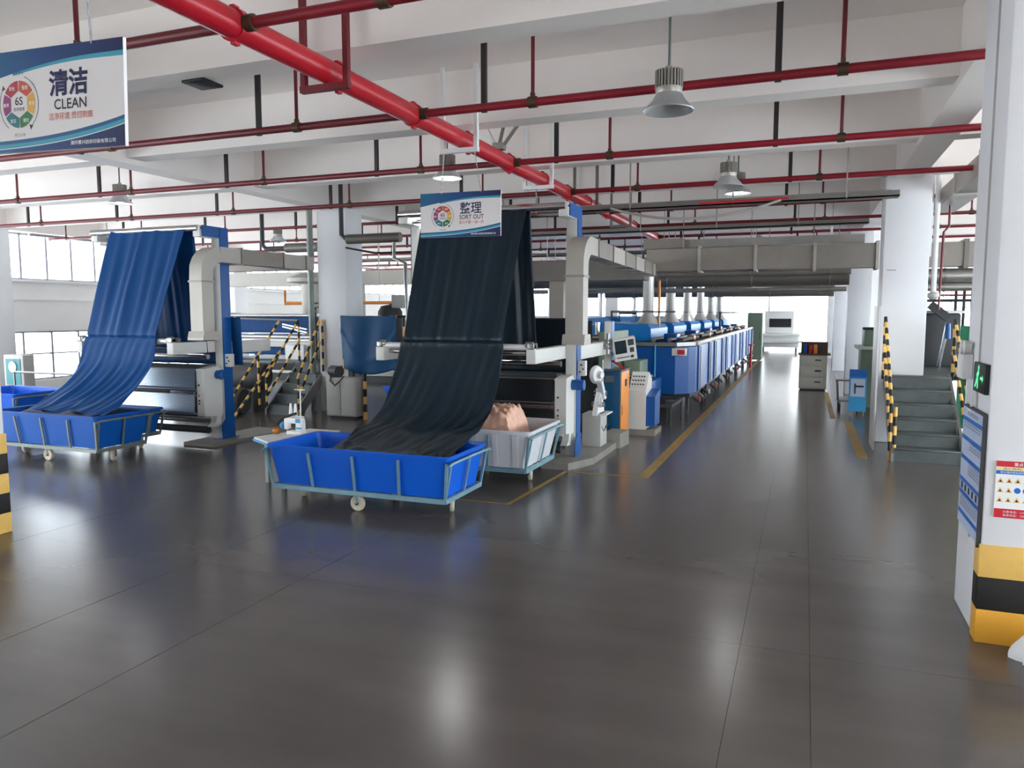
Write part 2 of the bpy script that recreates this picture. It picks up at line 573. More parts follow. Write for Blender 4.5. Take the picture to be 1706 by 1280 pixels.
# unseen wall added behind the camera to cut light, open at both ends
wf = sroot('wall_light_block', (-5, YN, 0), 'unseen white wall added behind the camera to cut light')
wall_strip(wf, 'wall_panel', XL, XR, YN - .25, YN, 3.1, ZS + .2)
wall_strip(wf, 'wall_panel', -12.0, 7.5, YN - .25, YN, 0, 3.1)
# short white partition beside the third pillar
wp = sroot('wall_partition', (2, 22.9, 0), 'short white partition beside the third pillar')
wall_strip(wp, 'wall_panel', 1.62, 2.7, 22.75, 22.9, 0, 4.42)

# ---- pillars
def pillar(x0, x1, y0, y1, label, z1=4.45):
    r = MB().box(x0, x1, y0, y1, 0, z1, 0.015).build('pillar', 'pillar_white')
    struct(r, label)
    return r
def bands(p, x0, x1, y0, y1, zs, cols, e=0.012):
    for a, b, c in zip(zs[:-1], zs[1:], cols):
        MB().box(x0 - e, x1 + e, y0 - e, y1 + e, a, b, 0.006).build('hazard_band', c, p)
pR1 = pillar(1.14, 1.95, 5.67, 6.47, 'white square pillar with safety notices and yellow-black foot')
bands(pR1, 1.14, 1.95, 5.67, 5.80, [0.0, 0.23, 0.45, 0.67], ['orange_yellow', 'stripe_black', 'yellow'])
MB().box(1.128, 1.14, 6.02, 6.03, 0.62, 4.4).build('cable_cover', 'machine_grey', pR1, smooth=False)
pR2 = pillar(1.18, 1.86, 14.1, 14.8, 'white square pillar standing behind the steel steps')
MB().box(1.24, 1.38, 14.09, 14.10, 2.9, 2.91).build('wall_mark', 'duct_dark', pR2, smooth=False)
pillar(1.05, 1.62, 22.2, 22.9, 'white square pillar third along the aisle')
pillar(1.0, 1.6, 31.0, 31.7, 'white square pillar fourth along the aisle')
pillar(1.0, 1.6, 39.4, 40.1, 'white square pillar fifth along the aisle')
pL1 = pillar(-10.07, -9.33, 14.1, 14.75, 'white square pillar between the two fabric machines')
pL0 = pillar(-8.15, -7.41, 4.40, 5.10, 'pillar with yellow-black bands at the edge of the view')
bands(pL0, -8.15, -7.41, 4.40, 5.10, [0, 0.20, 0.40, 0.60, 0.80, 1.0], ['yellow', 'stripe_black', 'yellow', 'stripe_black', 'yellow'])
pillar(-20.48, -20.08, 13.6, 14.3, 'white pillar against the window wall')
pillar(-20.45, -19.75, 22.5, 23.2, 'white pillar further along the window wall')
pillar(-9.95, -9.3, 22.5, 23.15, 'white pillar deep behind the fabric machines')
pillar(-9.95, -9.3, 31.0, 31.65, 'white pillar in the far machine hall')
pillar(-9.95, -9.3, 39.4, 40.05, 'white pillar furthest back in the machine hall')
# ================================================================== pipes, lamps and signs under the ceiling
ORD = ['first', 'second', 'third', 'fourth', 'fifth', 'sixth', 'seventh', 'eighth', 'ninth', 'tenth', 'eleventh', 'twelfth', 'thirteenth', 'fourteenth']
ZP = 4.30
# main pipe along the hall
mp_ = thing('main_pipe', (-3.98, 3, ZP), 'thick bright red main pipe running along under the ceiling', 'pipe')
MB().tube([(-3.98, YN + .2, ZP), (-3.98, 40, ZP)], 0.105, 20).build('pipe', 'red_pipe', mp_)
for yc in [2.0, 4.63, 5.95, 7.35, 8.75, 10.15, 11.6, 12.95, 14.2, 15.75, 18.5, 21.3, 24.1]:
    mb = MB()
    mb.tube([(-3.98, yc - 0.035, ZP), (-3.98, yc + 0.035, ZP)], 0.122, 20)
    mb.box(-4.0, -3.96, yc - .03, yc + .03, ZP + .10, ZP + .14).box(-4.0, -3.96, yc - .03, yc + .03, ZP - .14, ZP - .10)
    mb.build('coupling', 'red_pipe', mp_)
# trapeze hangers carrying the main pipe
for i, (yc, mm) in enumerate([(5.75, 'dark_red'), (8.50, 'panel_white'), (11.4, 'panel_white'), (14.15, 'duct_dark'), (17.1, 'duct_dark')]):
    w = 0.22
    MB().obox((-3.98 - w, yc, ZS), (-3.98 - w, yc, ZP - .14), 0.05, 0.05).obox((-3.98 + w, yc, ZS), (-3.98 + w, yc, ZP - .14), 0.05, 0.05).box(-3.98 - w - .03, -3.98 + w + .03, yc - .03, yc + .03, ZP - .17, ZP - .115).build('trapeze_hanger', mm, mp_, smooth=False)
# tripod bracket sitting on the main pipe
tb = thing('tripod_bracket', (-3.98, 9.74, ZP), 'three flat grey bars fanning up from the red main pipe', 'bracket')
MB().obox((-4.02, 9.74, ZP + .18), (-4.17, 9.60, ZP + .52), 0.055, 0.014).build('bar', 'galv', tb)
MB().obox((-3.98, 9.80, ZP + .22), (-3.97, 9.95, ZP + .52), 0.05, 0.012).build('bar', 'galv', tb)
MB().obox((-3.88, 9.70, ZP + .16), (-3.42, 9.50, ZP + .58), 0.06, 0.014).build('bar', 'galv', tb)
MB().box(-4.05, -3.88, 9.68, 9.80, ZP + .10, ZP + .20, .02).build('hub', 'galv', tb)

# cross pipes
py = [4.63, 7.33, 10.12, 12.88, 15.7, 18.5, 21.3, 24.1, 26.9, 29.7, 32.5, 38, 44]
for i, yc in enumerate(py):
    t = thing('sprinkler_pipe', (0, yc, ZP), 'thin dark red cross pipe, %s of the row counted from the CLEAN sign' % ORD[i], 'pipe', 'red cross pipes under the ceiling')
    r = 0.042 if i < 4 else 0.036
    MB().tube([(XL + .1, yc, ZP), (-4.09, yc, ZP)], r, 10).build('pipe_run', 'dark_red', t)
    MB().tube([(-3.87, yc, ZP), (XR - .1 if i != 1 and i != 2 else 3.2, yc, ZP)], r, 10).build('pipe_run', 'mid_red' if i < 4 else 'dark_red', t)
    MB().tube([(-3.90, yc, ZP), (-3.80, yc, ZP)], r + .018, 12).build('tee_joint', 'rust_clamp', t)
    hx = [0.13 - 2.85 * k + (i % 3) * 0.10 for k in range(-1, 8)]
    first = None
    for k, x in enumerate(hx):
        if abs(x + 3.98) < .25 or (i == 0 and x > 0): continue
        if first is None:
            first = MB().tube([(x, yc, ZP), (x, yc, ZS)], 0.020 if i < 3 else .018, 8).build('drop_rod', 'dark_red', t)
            fx = x
            cl = MB().tube([(x - .045, yc, ZP), (x + .045, yc, ZP)], r + .014, 10).box(x - .02, x + .02, yc - .02, yc + .02, ZP, ZP + .09).build('clamp', 'rust_clamp', t)
        else:
            part_copy(first, t, (x - fx, 0, 0)); part_copy(cl, t, (x - fx, 0, 0))
    bx = [-0.42 - 2.85 * k + (i % 2) * 0.12 for k in range(0, 8)]
    first = None
    for x in bx:
        if abs(x + 3.98) < .3 or i == 0: continue
        if first is None:
            first = MB().box(x - .028, x + .028, yc - .02, yc + .02, ZP - .05, ZS).build('strap', 'black_strap', t, smooth=False)
            fx = x
        else:
            part_copy(first, t, (x - fx, 0, 0))

# cable trays
def tray(y, z, x0, x1, label, w=0.24, m='duct_dark'):
    t = thing('cable_tray', ((x0 + x1) / 2, y, z), label, 'cable tray')
    MB().box(x0, x1, y - w / 2, y + w / 2, z, z + .02).box(x0, x1, y - w / 2, y - w / 2 + .02, z, z + .09).box(x0, x1, y + w / 2 - .02, y + w / 2, z, z + .09).build('channel', m, t, smooth=False)
    for k in range(int((x1 - x0) / 1.6) + 1):
        x = x0 + .3 + k * 1.6
        MB().box(x - .01, x + .01, y - w / 2 - .015, y - w / 2 - .003, z, ZS).build('hanger', 'galv', t, smooth=False)
    return t
t = tray(12.35, 3.86, -4.6, 1.2, 'grey cable tray crossing above the aisle just before the white pillar')
for k, zz in enumerate((3.90, 3.93, 3.96)):
    MB().tube([(-4.5, 12.28 + .05 * k, zz), (-2, 12.30 + .05 * k, zz), (1.1, 12.28 + .05 * k, zz)], 0.022, 8).build('cable', ['cable_black', 'duct_grey', 'duct_light'][k], t)
pts = [(-3.0 + 2.6 * u, 12.15, 3.88 - 0.22 * 4 * u * (1 - u)) for u in [k / 14 for k in range(15)]]
MB().tube(pts, 0.02, 8).build('hanging_cable', 'duct_light', t)
MB().tube([(-1.6, 12.17, 3.885), (-0.3, 12.17, 3.905)], 0.018, 6).build('hanging_cable', 'red', t)
tray(16.6, 3.95, -8.5, 1.1, 'dark cable tray over the far machines behind the red pipes')
tray(20.2, 3.75, -14, 1.1, 'dark cable tray far back over the blue tanks')

# ---- high-bay lamps
def make_lamp():
    r = thing('highbay_lamp', (0, 0, 0), 'lamp', 'lamp', 'hanging bay lamps')
    MB().lathe((0, 0, 0), [(0.25, 0.0), (0.255, 0.008), (0.22, 0.045), (0.165, 0.095), (0.13, 0.15), (0.127, 0.15), (0.16, 0.09), (0.215, 0.04), (0.243, 0.004), (0.25, 0.0)], 28).build('reflector', 'lamp_inner', r)
    MB().lathe((0, 0, 0), [(0.0, .148), (.13, .148), (.135, .17), (.135, .20), (.0, .201)], 24).build('housing', 'lamp_grey', r)
    fins = MB()
    for k in range(26):
        q = 2 * PI * k / 26
        c, s = math.cos(q), math.sin(q)
        fins.obox((c * .06, s * .06, .275), (c * .14, s * .14, .275), 0.011, 0.15)
    fins.cyl((0, 0, .19), (0, 0, .345), .10, 16)
    fins.build('cooling_fins', 'lamp_grey', r, smooth=False)
    MB().cyl((0, 0, .345), (0, 0, .39), .035, 12).build('hook', 'lamp_grey', r)
    return r
lamp0 = make_lamp()
lamp0.location = (-1.20, 6.95, 3.985); ORG[lamp0.name] = Vector(lamp0.location)
lamp0['label'] = 'large unlit finned bay lamp hanging nearest above the aisle'
lamp0.scale = (.88, .88, 1.0)
lamp_spots = [
    (-1.13, 11.75, 4.05, 'white bay lamp over the aisle beside the drooping cable', 0),
    (-1.16, 13.75, 4.24, 'lit bay lamp glowing just behind another one over the aisle', 1),
    (-1.30, 23.2, 4.24, 'lit bay lamp far down above the aisle over the ducts', 1),
    (-5.18, 10.62, 4.24, 'lit bay lamp glowing above the SORT OUT sign', 1),
    (-12.1, 10.8, 4.24, 'lit bay lamp above the blue draped fabric', 1),
    (-13.95, 17.7, 4.20, 'small unlit bay lamp hanging behind the blue post', 0),
    (-18.6, 16.1, 4.10, 'unlit bay lamp in front of the upper windows', 0),
    (-6.5, 24.0, 4.24, 'lit bay lamp over the blue hoods of the far machines', 1),
]
for x, y, z, lab, lit in lamp_spots:
    c = copy_tree(lamp0, (x, y, z), lab, 'hanging bay lamps')
    ORG[c.name] = Vector((x, y, z))
    MB().cyl((x, y, z + .39), (x, y, ZS), .013, 8).build('rod', 'rod_green', c)
    if lit:
        MB().lathe((x, y, z), [(0.0, 0.035), (0.11, 0.035), (0.12, 0.06), (0.0, 0.075)], 16).build('bulb', 'lamp_lit', c)
        ld = bpy.data.lights.new('lamp_light', 'SPOT')
        ld.energy = 25
        ld.spot_size = math.radians(150); ld.spot_blend = 0.6
        ld.shadow_soft_size = 0.2
        ld.color = (1, 0.98, 0.94)
        lo = bpy.data.objects.new('lamp_light', ld)
        COL.objects.link(lo); lo.parent = c; lo.location = (0, 0, 0.0)

MB().cyl((-1.20, 6.95, 3.985 + .39), (-1.20, 6.95, ZS), .013, 8).build('rod', 'rod_green', lamp0)

# ---- hanging 6S signs
def sector(fr, mb, cx, cy, r0, r1, a0, a1, lift, n=8):
    pts = [(cx + r1 * math.cos(a0 + (a1 - a0) * k / n), cy + r1 * math.sin(a0 + (a1 - a0) * k / n)) for k in range(n + 1)]
    a = (a0, a1)
    pts += [(cx + r0 * math.cos(a1), cy + r0 * math.sin(a1)), (cx + r0 * math.cos(a0), cy + r0 * math.sin(a0))]
    flat(mb, pts, fr, lift)
def make_sign(x1, y, ztop, tilt, zh, en, slogan, label, chain_tops, en_w, zb):
    W, H = 1.08, 0.54
    out = Vector((0, -1, 0))
    right = Vector((math.cos(tilt), 0, -math.sin(tilt))); up = Vector((math.sin(tilt), 0, math.cos(tilt)))
    o = Vector((x1, y, ztop)) - right * W - up * H          # lower-left corner
    fr = (o, right, up, out)
    t = thing('hanging_sign', (x1 - W / 2, y, ztop - H), label, 'sign', 'hanging sign boards')
    mb = MB()
    c = [(0, 0), (W, 0), (W, H), (0, H)]
    v = [o + right * a + up * b + out * k for k in (0.0, -0.02) for a, b in c]
    mb.add(v, [(0, 1, 2, 3), (7, 6, 5, 4), (0, 4, 5, 1), (1, 5, 6, 2), (2, 6, 7, 3), (3, 7, 4, 0)])
    mb.build('board', 'sign_board', t, smooth=False)
    # blue waves, top and bottom
    def curve_band(f0, f1, L, m, n=24, a=0.0, b=1.0, name='wave_band'):
        q = MB()
        for k in range(n):
            u0, u1 = a + (b - a) * k / n, a + (b - a) * (k + 1) / n
            flat(q, [(u0 * W, f0(u0) * H), (u1 * W, f0(u1) * H), (u1 * W, f1(u1) * H), (u0 * W, f1(u0) * H)], fr, L)
        q.build(name, m, t, smooth=False)
    top = lambda u: 1.0
    low = lambda u: 0.70 + 0.175 * math.sin(min(1.0, u / 0.82) * PI / 2) - 0.0 * u
    curve_band(lambda u: max(low(u) - 0.012 - 0.028 * u, 0.60), top, 0.0008, 'sign_cyan', a=0.25)
    curve_band(lambda u: low(u) + 0.008 * u, top, 0.0016, 'sign_wave')
    l1 = lambda u: 0.115 + 0.02 * u + 0.155 * u ** 2.6
    curve_band(lambda u: l1(u) - 0.07, lambda u: l1(u) - 0.0, 0.0008, 'sign_blue')
    curve_band(lambda u: l1(u) - 0.075, lambda u: l1(u) - 0.035, 0.0010, 'sign_cyan')
    curve_band(lambda u: 0.0, lambda u: max(0.02, l1(u) - 0.085), 0.0012, 'sign_wave')
    # colour ring
    cx, cy = 0.285 * W, 0.475 * H
    cols = ['sign_orange', 'sign_red', 'sign_purple', 'sign_teal', 'sign_green', 'sign_yellow']
    words = ['整理', '整顿', '清扫', '清洁', '素养', '安全']
    for k in range(6):
        a0 = PI / 2 - (k * PI / 3) + 0.03 - PI / 3 * 1.0
        q = MB(); 
        a_s = PI / 2 - (k) * PI / 3 - PI / 3 + .03; a_e = PI / 2 - k * PI / 3 - .03
        sector(fr, q, cx, cy, 0.072, 0.126, a_s, a_e, 0.0012)
        q.build('ring_segment', ['sign_orange', 'sign_yellow', 'sign_green', 'sign_teal', 'sign_purple', 'sign_red'][k], t, smooth=False)
        am = (a_s + a_e) / 2
        q = MB(); letter(q, words[k], cx + .100 * math.cos(am), cy + .100 * math.sin(am), .045, .022, fr, .002, .01)
        q.build('lettering', 'print_white', t, smooth=False)
    q = MB()
    for a0, a1 in ((0.30, 1.25), (-0.95, 0.28), (PI - 0.65, PI + 0.95)):
        n = 12
        for k in range(n):
            u, w = a0 + (a1 - a0) * k / n, a0 + (a1 - a0) * (k + 1) / n
            flat(q, [(cx + R * math.cos(b), cy + R * math.sin(b)) for R, b in ((.148, u), (.148, w), (.152, w), (.152, u))], fr, .001)
    for ang in (-0.95, PI - 0.65):
        px, pyy = cx + .150 * math.cos(ang), cy + .150 * math.sin(ang)
        sg = 1 if ang > 0 else -1
        flat(q, [(px - .012, pyy - sg * .012), (px + .016, pyy - sg * .004), (px - .002 , pyy + sg * .018)], fr, .0012)
    q.build('ring_arrow', 'sign_dark', t, smooth=False)
    q = MB()
    letter(q, '6S', cx, cy + .018, .060, .044, fr, .0015, .01)
    letter(q, '现场管理', cx, cy - .026, .085, .020, fr, .0015)
    letter(q, '全员参与', cx, cy + .163, .085, .018, fr, .0015)
    letter(q, '持之以恒', cx, cy - .163, .085, .018, fr, .0015)
    q.build('lettering', 'sign_dark', t, smooth=False)
    q = MB(); letter(q, zh, 0.635 * W, 0.645 * H, 0.265 * W, 0.255 * H, fr, .0015, zb)
    q.build('lettering', 'sign_navy', t, smooth=False)
    q = MB(); letter(q, en, 0.645 * W, 0.44 * H, en_w * W, 0.100 * H, fr, .0015, .010)
    q.build('lettering', 'sign_dark', t, smooth=False)
    q = MB(); letter(q, slogan, 0.645 * W, 0.325 * H, 0.30 * W, 0.070 * H, fr, .0015, .006)
    q.build('lettering', 'sign_orange', t, smooth=False)
    q = MB(); letter(q, '湖州景兴纺织印染有限公司', 0.79 * W, 0.060 * H, 0.30 * W, 0.042 * H, fr, .002, .012)
    q.build('lettering', 'print_white', t, smooth=False)
    # chains
    for (u, tp) in chain_tops:
        p0 = o + right * (u * W) + up * (H - .015)
        tp = Vector(tp)
        q = MB()
        n = max(6, int((tp - p0).length / 0.035))
        for k in range(n):
            a_, b_ = p0.lerp(tp, k / n), p0.lerp(tp, (k + .9) / n)
            q.obox(a_, b_, 0.014 if k % 2 else 0.004, 0.004 if k % 2 else 0.014, up=(0, 1, 0))
        q.build('chain', 'chain', t, smooth=False)
    return t
make_sign(-3.29, 3.0, 3.60, 0.03, '清洁', 'CLEAN', '洁净环境 贯彻到底', 'large white and blue board reading CLEAN hung on chains', [(0.80, (-3.62, 3.0, ZS)), (0.12, (-4.20, 3.0, ZS))], 0.22, .03)
make_sign(-3.44, 8.50, 3.66, 0.008, '整理', 'SORT OUT', '要与不要 一留一弃', 'small white and blue board reading SORT OUT over the black fabric', [(0.76, (-3.78, 8.5, 4.14)), (0.27, (-4.19, 8.5, 4.14))], 0.30, .012)

# small dark plate on the near ceiling
tag(MB().box(-5.86, -5.58, 6.02, 6.30, 4.47, 4.50, .01).build('ceiling_plate', 'black'), 'small black plate fixed under the ceiling beam', 'plate')
# ================================================================== fabric delivery machines
def smooth01(t): return t * t * (3 - 2 * t)
def path_at(pts, t):
    """Catmull-Rom through (y, z) points"""
    n = len(pts) - 1
    s = min(max(t, 0), 1) * n
    i = min(int(s), n - 1); f = s - i
    p = [pts[max(0, min(n, i + k))] for k in (-1, 0, 1, 2)]
    out = []
    for d in (0, 1):
        a, b, c, e = (q[d] for q in p)
        out.append(0.5 * ((2 * b) + (-a + c) * f + (2 * a - 5 * b + 4 * c - e) * f * f + (-a + 3 * b - 3 * c + e) * f ** 3))
    return out
def sheet(mb, pts, xl, xr, nu, nv, amp, seed, diag=0.0):
    rnd = random.Random(seed)
    waves = [(rnd.uniform(2, 26), rnd.uniform(0, 6.28), rnd.uniform(.3, 1.0)) for _ in range(9)]
    def fn(u, t):
        y, z = path_at(pts, t)
        y2, z2 = path_at(pts, min(1, t + .01)); y1, z1 = path_at(pts, max(0, t - .01))
        dy, dz = y2 - y1, z2 - z1
        L = math.hypot(dy, dz) or 1
        ny, nz = dz / L, -dy / L
        a = amp(t)
        h = 0
        for k, (fq, ph, w) in enumerate(waves):
            h += w / (1 + fq * .12) * math.sin(fq * (u + diag * (t - .5) * (0.5 if k % 2 else 1.0)) * 3.2 + ph + 0.9 * math.sin(t * 3 + k))
        h *= a / 1.6
        x = xl(t) + (xr(t) - xl(t)) * u
        return (x, y - ny * h, z - nz * h)
    mb.grid(fn, nu, nv)
    return mb

def fabric_machine(xl, xr, yp, ztop, label, perf, tie=2.2):
    t = thing('fabric_machine', ((xl + xr) / 2, yp, 0), label, 'machine', 'fabric delivery machines')
    ytop, ylow = yp - 0.40, 9.27
    # upright posts
    for s, x in ((1, xr), (-1, xl)):
        x0, x1 = (x - .16, x) if s > 0 else (x, x + .16)
        p = MB().box(x0, x1, yp, yp + .20, 0, ztop, .008).build('post', 'machine_white', t)
        xf = (x1, x1 + .012) if s > 0 else (x0 - .012, x0)
        MB().box(xf[0], xf[1], yp + .005, yp + .21, 0.02, ztop).build('side_cladding', 'machine_blue', p, smooth=False)
        h = MB().box(x0 + .01, x1 - .01, yp - .42, yp + .02, ztop - .19, ztop, .01).build('head_arm', 'machine_white', t)
        MB().box(xf[0], xf[1], yp - .38, yp + .02, ztop - .18, ztop).build('side_cladding', 'machine_blue', h, smooth=False)
        MB().box(x0 - .02, x1 + .02, yp - .10, yp + .32, 0, .06).build('foot_plate', 'machine_blue', t, smooth=False)
        # lower roller arm
        a0, a1 = (xr - .29, xr - .16) if s > 0 else (xl + .14, xl + .27)
        MB().box(a0, a1, ylow - .05, yp + .1, 1.53, 1.72, .01).build('roller_arm', 'machine_white', t)
        bx = a0 - .02 if s > 0 else a1 + .02
        MB().box(a0 + .02, a1 - .02, ylow - .06, ylow + .10, 1.72, 1.80, .01).cyl((bx, ylow, 1.77), (bx + s * .10, ylow, 1.77), .05, 12).cyl((bx + s * .02, ylow + .14, 1.76), (bx + s * .10, ylow + .14, 1.76), .035, 10).build('bearing', 'steel_dull', t)
        # white side box of the folding unit
        b0, b1 = (xr - .19, xr - .02) if s > 0 else (xl + .02, xl + .19)
        b = MB().prism([(yp - .42, .48), (yp - .05, .44), (yp - .02, .50), (yp - .02, 1.24), (yp - .10, 1.30), (yp - .42, 1.27)], 'x', b0, b1).build('side_box', 'machine_white', t, smooth=False)
        if s > 0:
            MB().cyl((b0 - .01, yp - .38, 1.0), (b0 - .05, yp - .38, 1.0), .04, 12).cyl((b0 - .01, yp - .40, .86), (b0 - .05, yp - .40, .86), .05, 12).build('bearing_cap', 'steel_dull', b)
            for k, (dy, z, m) in enumerate(((-.425, .82, 'red'), (-.425, .74, 'black'), (-.425, .69, 'black'), (-.425, 1.0, 'black'))):
                MB().cyl((b0 + .05, yp + dy + .01, z), (b0 + .05, yp + dy - .012, z), .014, 10).build('push_button', m, b)
    # far pair of posts with tie beams running back
    for s, x in ((1, xr), (-1, xl)):
        x0, x1 = (x - .13, x - .01) if s > 0 else (x + .01, x + .13)
        MB().box(x0, x1, yp + .20, yp + tie, 1.50, 1.71, .01).build('tie_beam', 'machine_white', t)
        if tie < 2: continue
        p = MB().box(x0, x1, yp + 2.15, yp + 2.33, 0, 2.05, .008).build('post', 'machine_white', t)
        MB().box(x1 if s > 0 else x0 - .01, x1 + .01 if s > 0 else x0, yp + 2.16, yp + 2.34, .02, 2.05).build('side_cladding', 'machine_blue', p, smooth=False)
    # rollers
    MB().cyl((xl + .02, ytop, ztop - .05), (xr - .05, ytop, ztop - .05), .055, 20).cyl((xl + .0, ytop, ztop - .05), (xr - .0, ytop, ztop - .05), .02, 10).build('top_roller', 'steel', t)
    MB().cyl((xl + .1, ytop + .2, ztop - .14), (xr - .1, ytop + .2, ztop - .14), .03, 12).build('guide_roller', 'steel', t)
    MB().cyl((xl + .16, ylow, 1.745), (xr - .18, ylow, 1.745), .042, 18).build('lower_roller', 'roller_white', t)
    MB().cyl((xl + .16, ylow + .12, 1.66), (xr - .18, ylow + .12, 1.66), .034, 16).build('guide_roller', 'steel', t)
    MB().cyl((xl + .16, yp - .15, 1.46), (xr - .18, yp - .15, 1.46), .045, 16).build('guide_roller', 'steel', t)
    # perforated conveyor faces
    for z0, z1, dy in ((.93, 1.25, 0), (.52, .83, -.03)):
        mb = MB()
        ya, yb = yp - .40 + dy, yp - .34 + dy
        mb.prism([(ya - .04, z0), (ya - .05, z0 + .03), (ya + .02, z1), (ya + .06, z1), (ya + .06, z0)], 'x', xl + .2, xr - .22)
        p = mb.build('perforated_panel', perf, t, smooth=False)
        MB().cyl((xl + .2, ya + .05, z1), (xr - .2, ya + .05, z1), .022, 10).build('edge_rail', 'steel_dull', p)
        MB().cyl((xl + .2, ya, z0 - .01), (xr - .2, ya, z0 - .01), .018, 10).build('edge_rail', 'steel_dull', p)
        MB().box(xr - .215, xr - .195, ya - .02, ya + .05, z0 + .02, z1 - .02).build('edge_seal', 'black', p, smooth=False)
    MB().box(xl + .2, xr - .2, yp - .30, yp - .05, .45, 1.32).build('inner_housing', 'dark_grey', t, smooth=False)
    MB().cyl((xr - .75, yp - .42, .88), (xr - .2, yp - .42, .88), .022, 10).cyl((xr - .75, yp - .42, .855), (xr - .2, yp - .42, .855), .018, 10).build('tension_rod', 'steel', t)
    # lower frame
    MB().cyl((xl + .1, yp - .22, .22), (xr - .15, yp - .22, .22), .06, 16).build('floor_roller', 'dark_grey', t)
    MB().cyl((xl + .1, yp - .1, .36), (xr - .2, yp - .1, .36), .045, 14).build('floor_roller', 'steel_dull', t)
    MB().box(xl + .05, xr - .15, yp - .16, yp - .04, .40, .44).build('cross_bar', 'machine_white', t, smooth=False)
    MB().prism([(yp - .25, .28), (yp - .02, .26), (yp - .02, .45), (yp - .12, .45), (yp - .16, .34)], 'x', xr - .16, xr - .06).build('bracket', 'machine_white', t, smooth=False)
    MB().prism([(yp - .10, .02), (yp + .22, .02), (yp + .22, .42), (yp + .02, .42), (yp - .10, .30)], 'x', xr + .012, xr + .022).build('side_cladding', 'machine_blue', t, smooth=False)
    # drive motor and switch box on the post
    mo = MB().cyl((xr - .10, yp - .12, 1.16), (xr + .16, yp - .12, 1.16), .075, 20).build('drive_motor', 'machine_blue', t)
    MB().cyl((xr - .11, yp - .12, 1.16), (xr - .07, yp - .12, 1.16), .088, 20).cyl((xr + .06, yp - .12, 1.16), (xr + .08, yp - .12, 1.16), .086, 20).build('motor_flange', 'machine_blue', mo)
    sb = MB().box(xr + .012, xr + .13, yp + .03, yp + .13, 1.28, 1.50, .008).build('switch_box', 'machine_white', t)
    MB().cyl((xr + .07, yp + .03, 1.44), (xr + .07, yp + .015, 1.44), .014, 10).cyl((xr + .10, yp + .03, 1.38), (xr + .10, yp + .015, 1.38), .012, 10).cyl((xr + .05, yp + .03, 1.34), (xr + .05, yp + .015, 1.34), .012, 10).build('push_button', 'black', sb)
    return t
fabric_machine(-5.78, -3.09, 10.55, 3.72, 'white and blue frame machine delivering the black fabric', 'perf_black')
fabric_machine(-11.62, -9.20, 10.14, 3.62, 'white and blue frame machine delivering the bright blue fabric', 'perf_silver', tie=1.25)

# ---- the draped fabrics
def drape(xl_top, xr_top, xl_low, xr_low, xl_l2, ytop, ztop, ylow, lower, m, label, seed, xe):
    t = thing('draped_fabric', ((xl_top + xr_top) / 2, ylow, 0), label, 'fabric', 'fabric webs hanging from the machines')
    lerp = lambda a, b: (lambda q: a + (b - a) * q)
    over = [(ytop + .056, ztop - .05), (ytop + .03, ztop + .002), (ytop - .03, ztop + .004), (ytop - .058, ztop - .06)]
    mid = [(ytop - .058 + (ylow - .02 - ytop) * k / 8, ztop - .06 + (1.86 - ztop + .06) * k / 8) for k in range(1, 9)]
    mb = sheet(MB(), over + mid + [(ylow - .055, 1.80), (ylow - .065, 1.74)], lerp(xl_top, xl_low), lerp(xr_top, xr_low), 90, 60, lambda q: .006 + .030 * math.sin(PI * min(1, max(0, (q - .12) / .88))), seed)
    mb.build('upper_span', m, t, solid=.004)
    mb = sheet(MB(), [(ylow - .02, 1.80), (ylow - .062, 1.79)] + lower, lerp(xl_l2, xe[0]), lerp(xr_low - .01, xe[1]), 90, 70, lambda q: .003 + .055 * smooth01(q) * (1 - .35 * q), seed + 3, diag=.55)
    mb.build('lower_span', m, t, solid=.004)
    mb = sheet(MB(), [(ytop + .058, ztop - .05), (ytop + .10, ztop - .6), (ytop + .14, 2.6), (ytop + .2, 1.9), (ytop + .22, 1.5)], lerp(xl_top + .03, xl_top + .03), lerp(xr_top + .02, xr_top + .08), 60, 40, lambda q: .006 + .03 * math.sin(PI * q), seed + 9)
    mb.build('return_span', m, t, solid=.004)
    mb = sheet(MB(), [(ytop + .62, 2.12), (ytop + .64, 1.8), (ytop + .66, 1.30)], lerp(xl_top - .1, xl_top - .1), lerp(xr_top + .42, xr_top + .42), 40, 14, lambda q: .01, seed + 5)
    mb.build('inner_span', m, t, solid=.004)
    return t
drape(-5.40, -3.70, -5.10, -3.70, -5.24, 10.15, 3.67, 9.27, [(9.19, 1.70), (9.03, 1.38), (8.74, .99), (8.40, .80), (8.05, .745), (7.75, .66), (7.35, .58)], 'cloth_black',
      'black blue fabric web hanging from the roller into the bright blue cart', 3, (-5.22, -3.62))
drape(-11.09, -9.42, -11.20, -9.70, -11.25, 9.74, 3.57, 9.27, [(9.17, 1.68), (9.04, 1.36), (8.76, 1.06), (8.48, .88), (8.25, .77), (8.05, .70)], 'cloth_blue',
      'bright blue fabric web hanging from the roller into the cart at the edge', 11, (-11.2, -9.55))

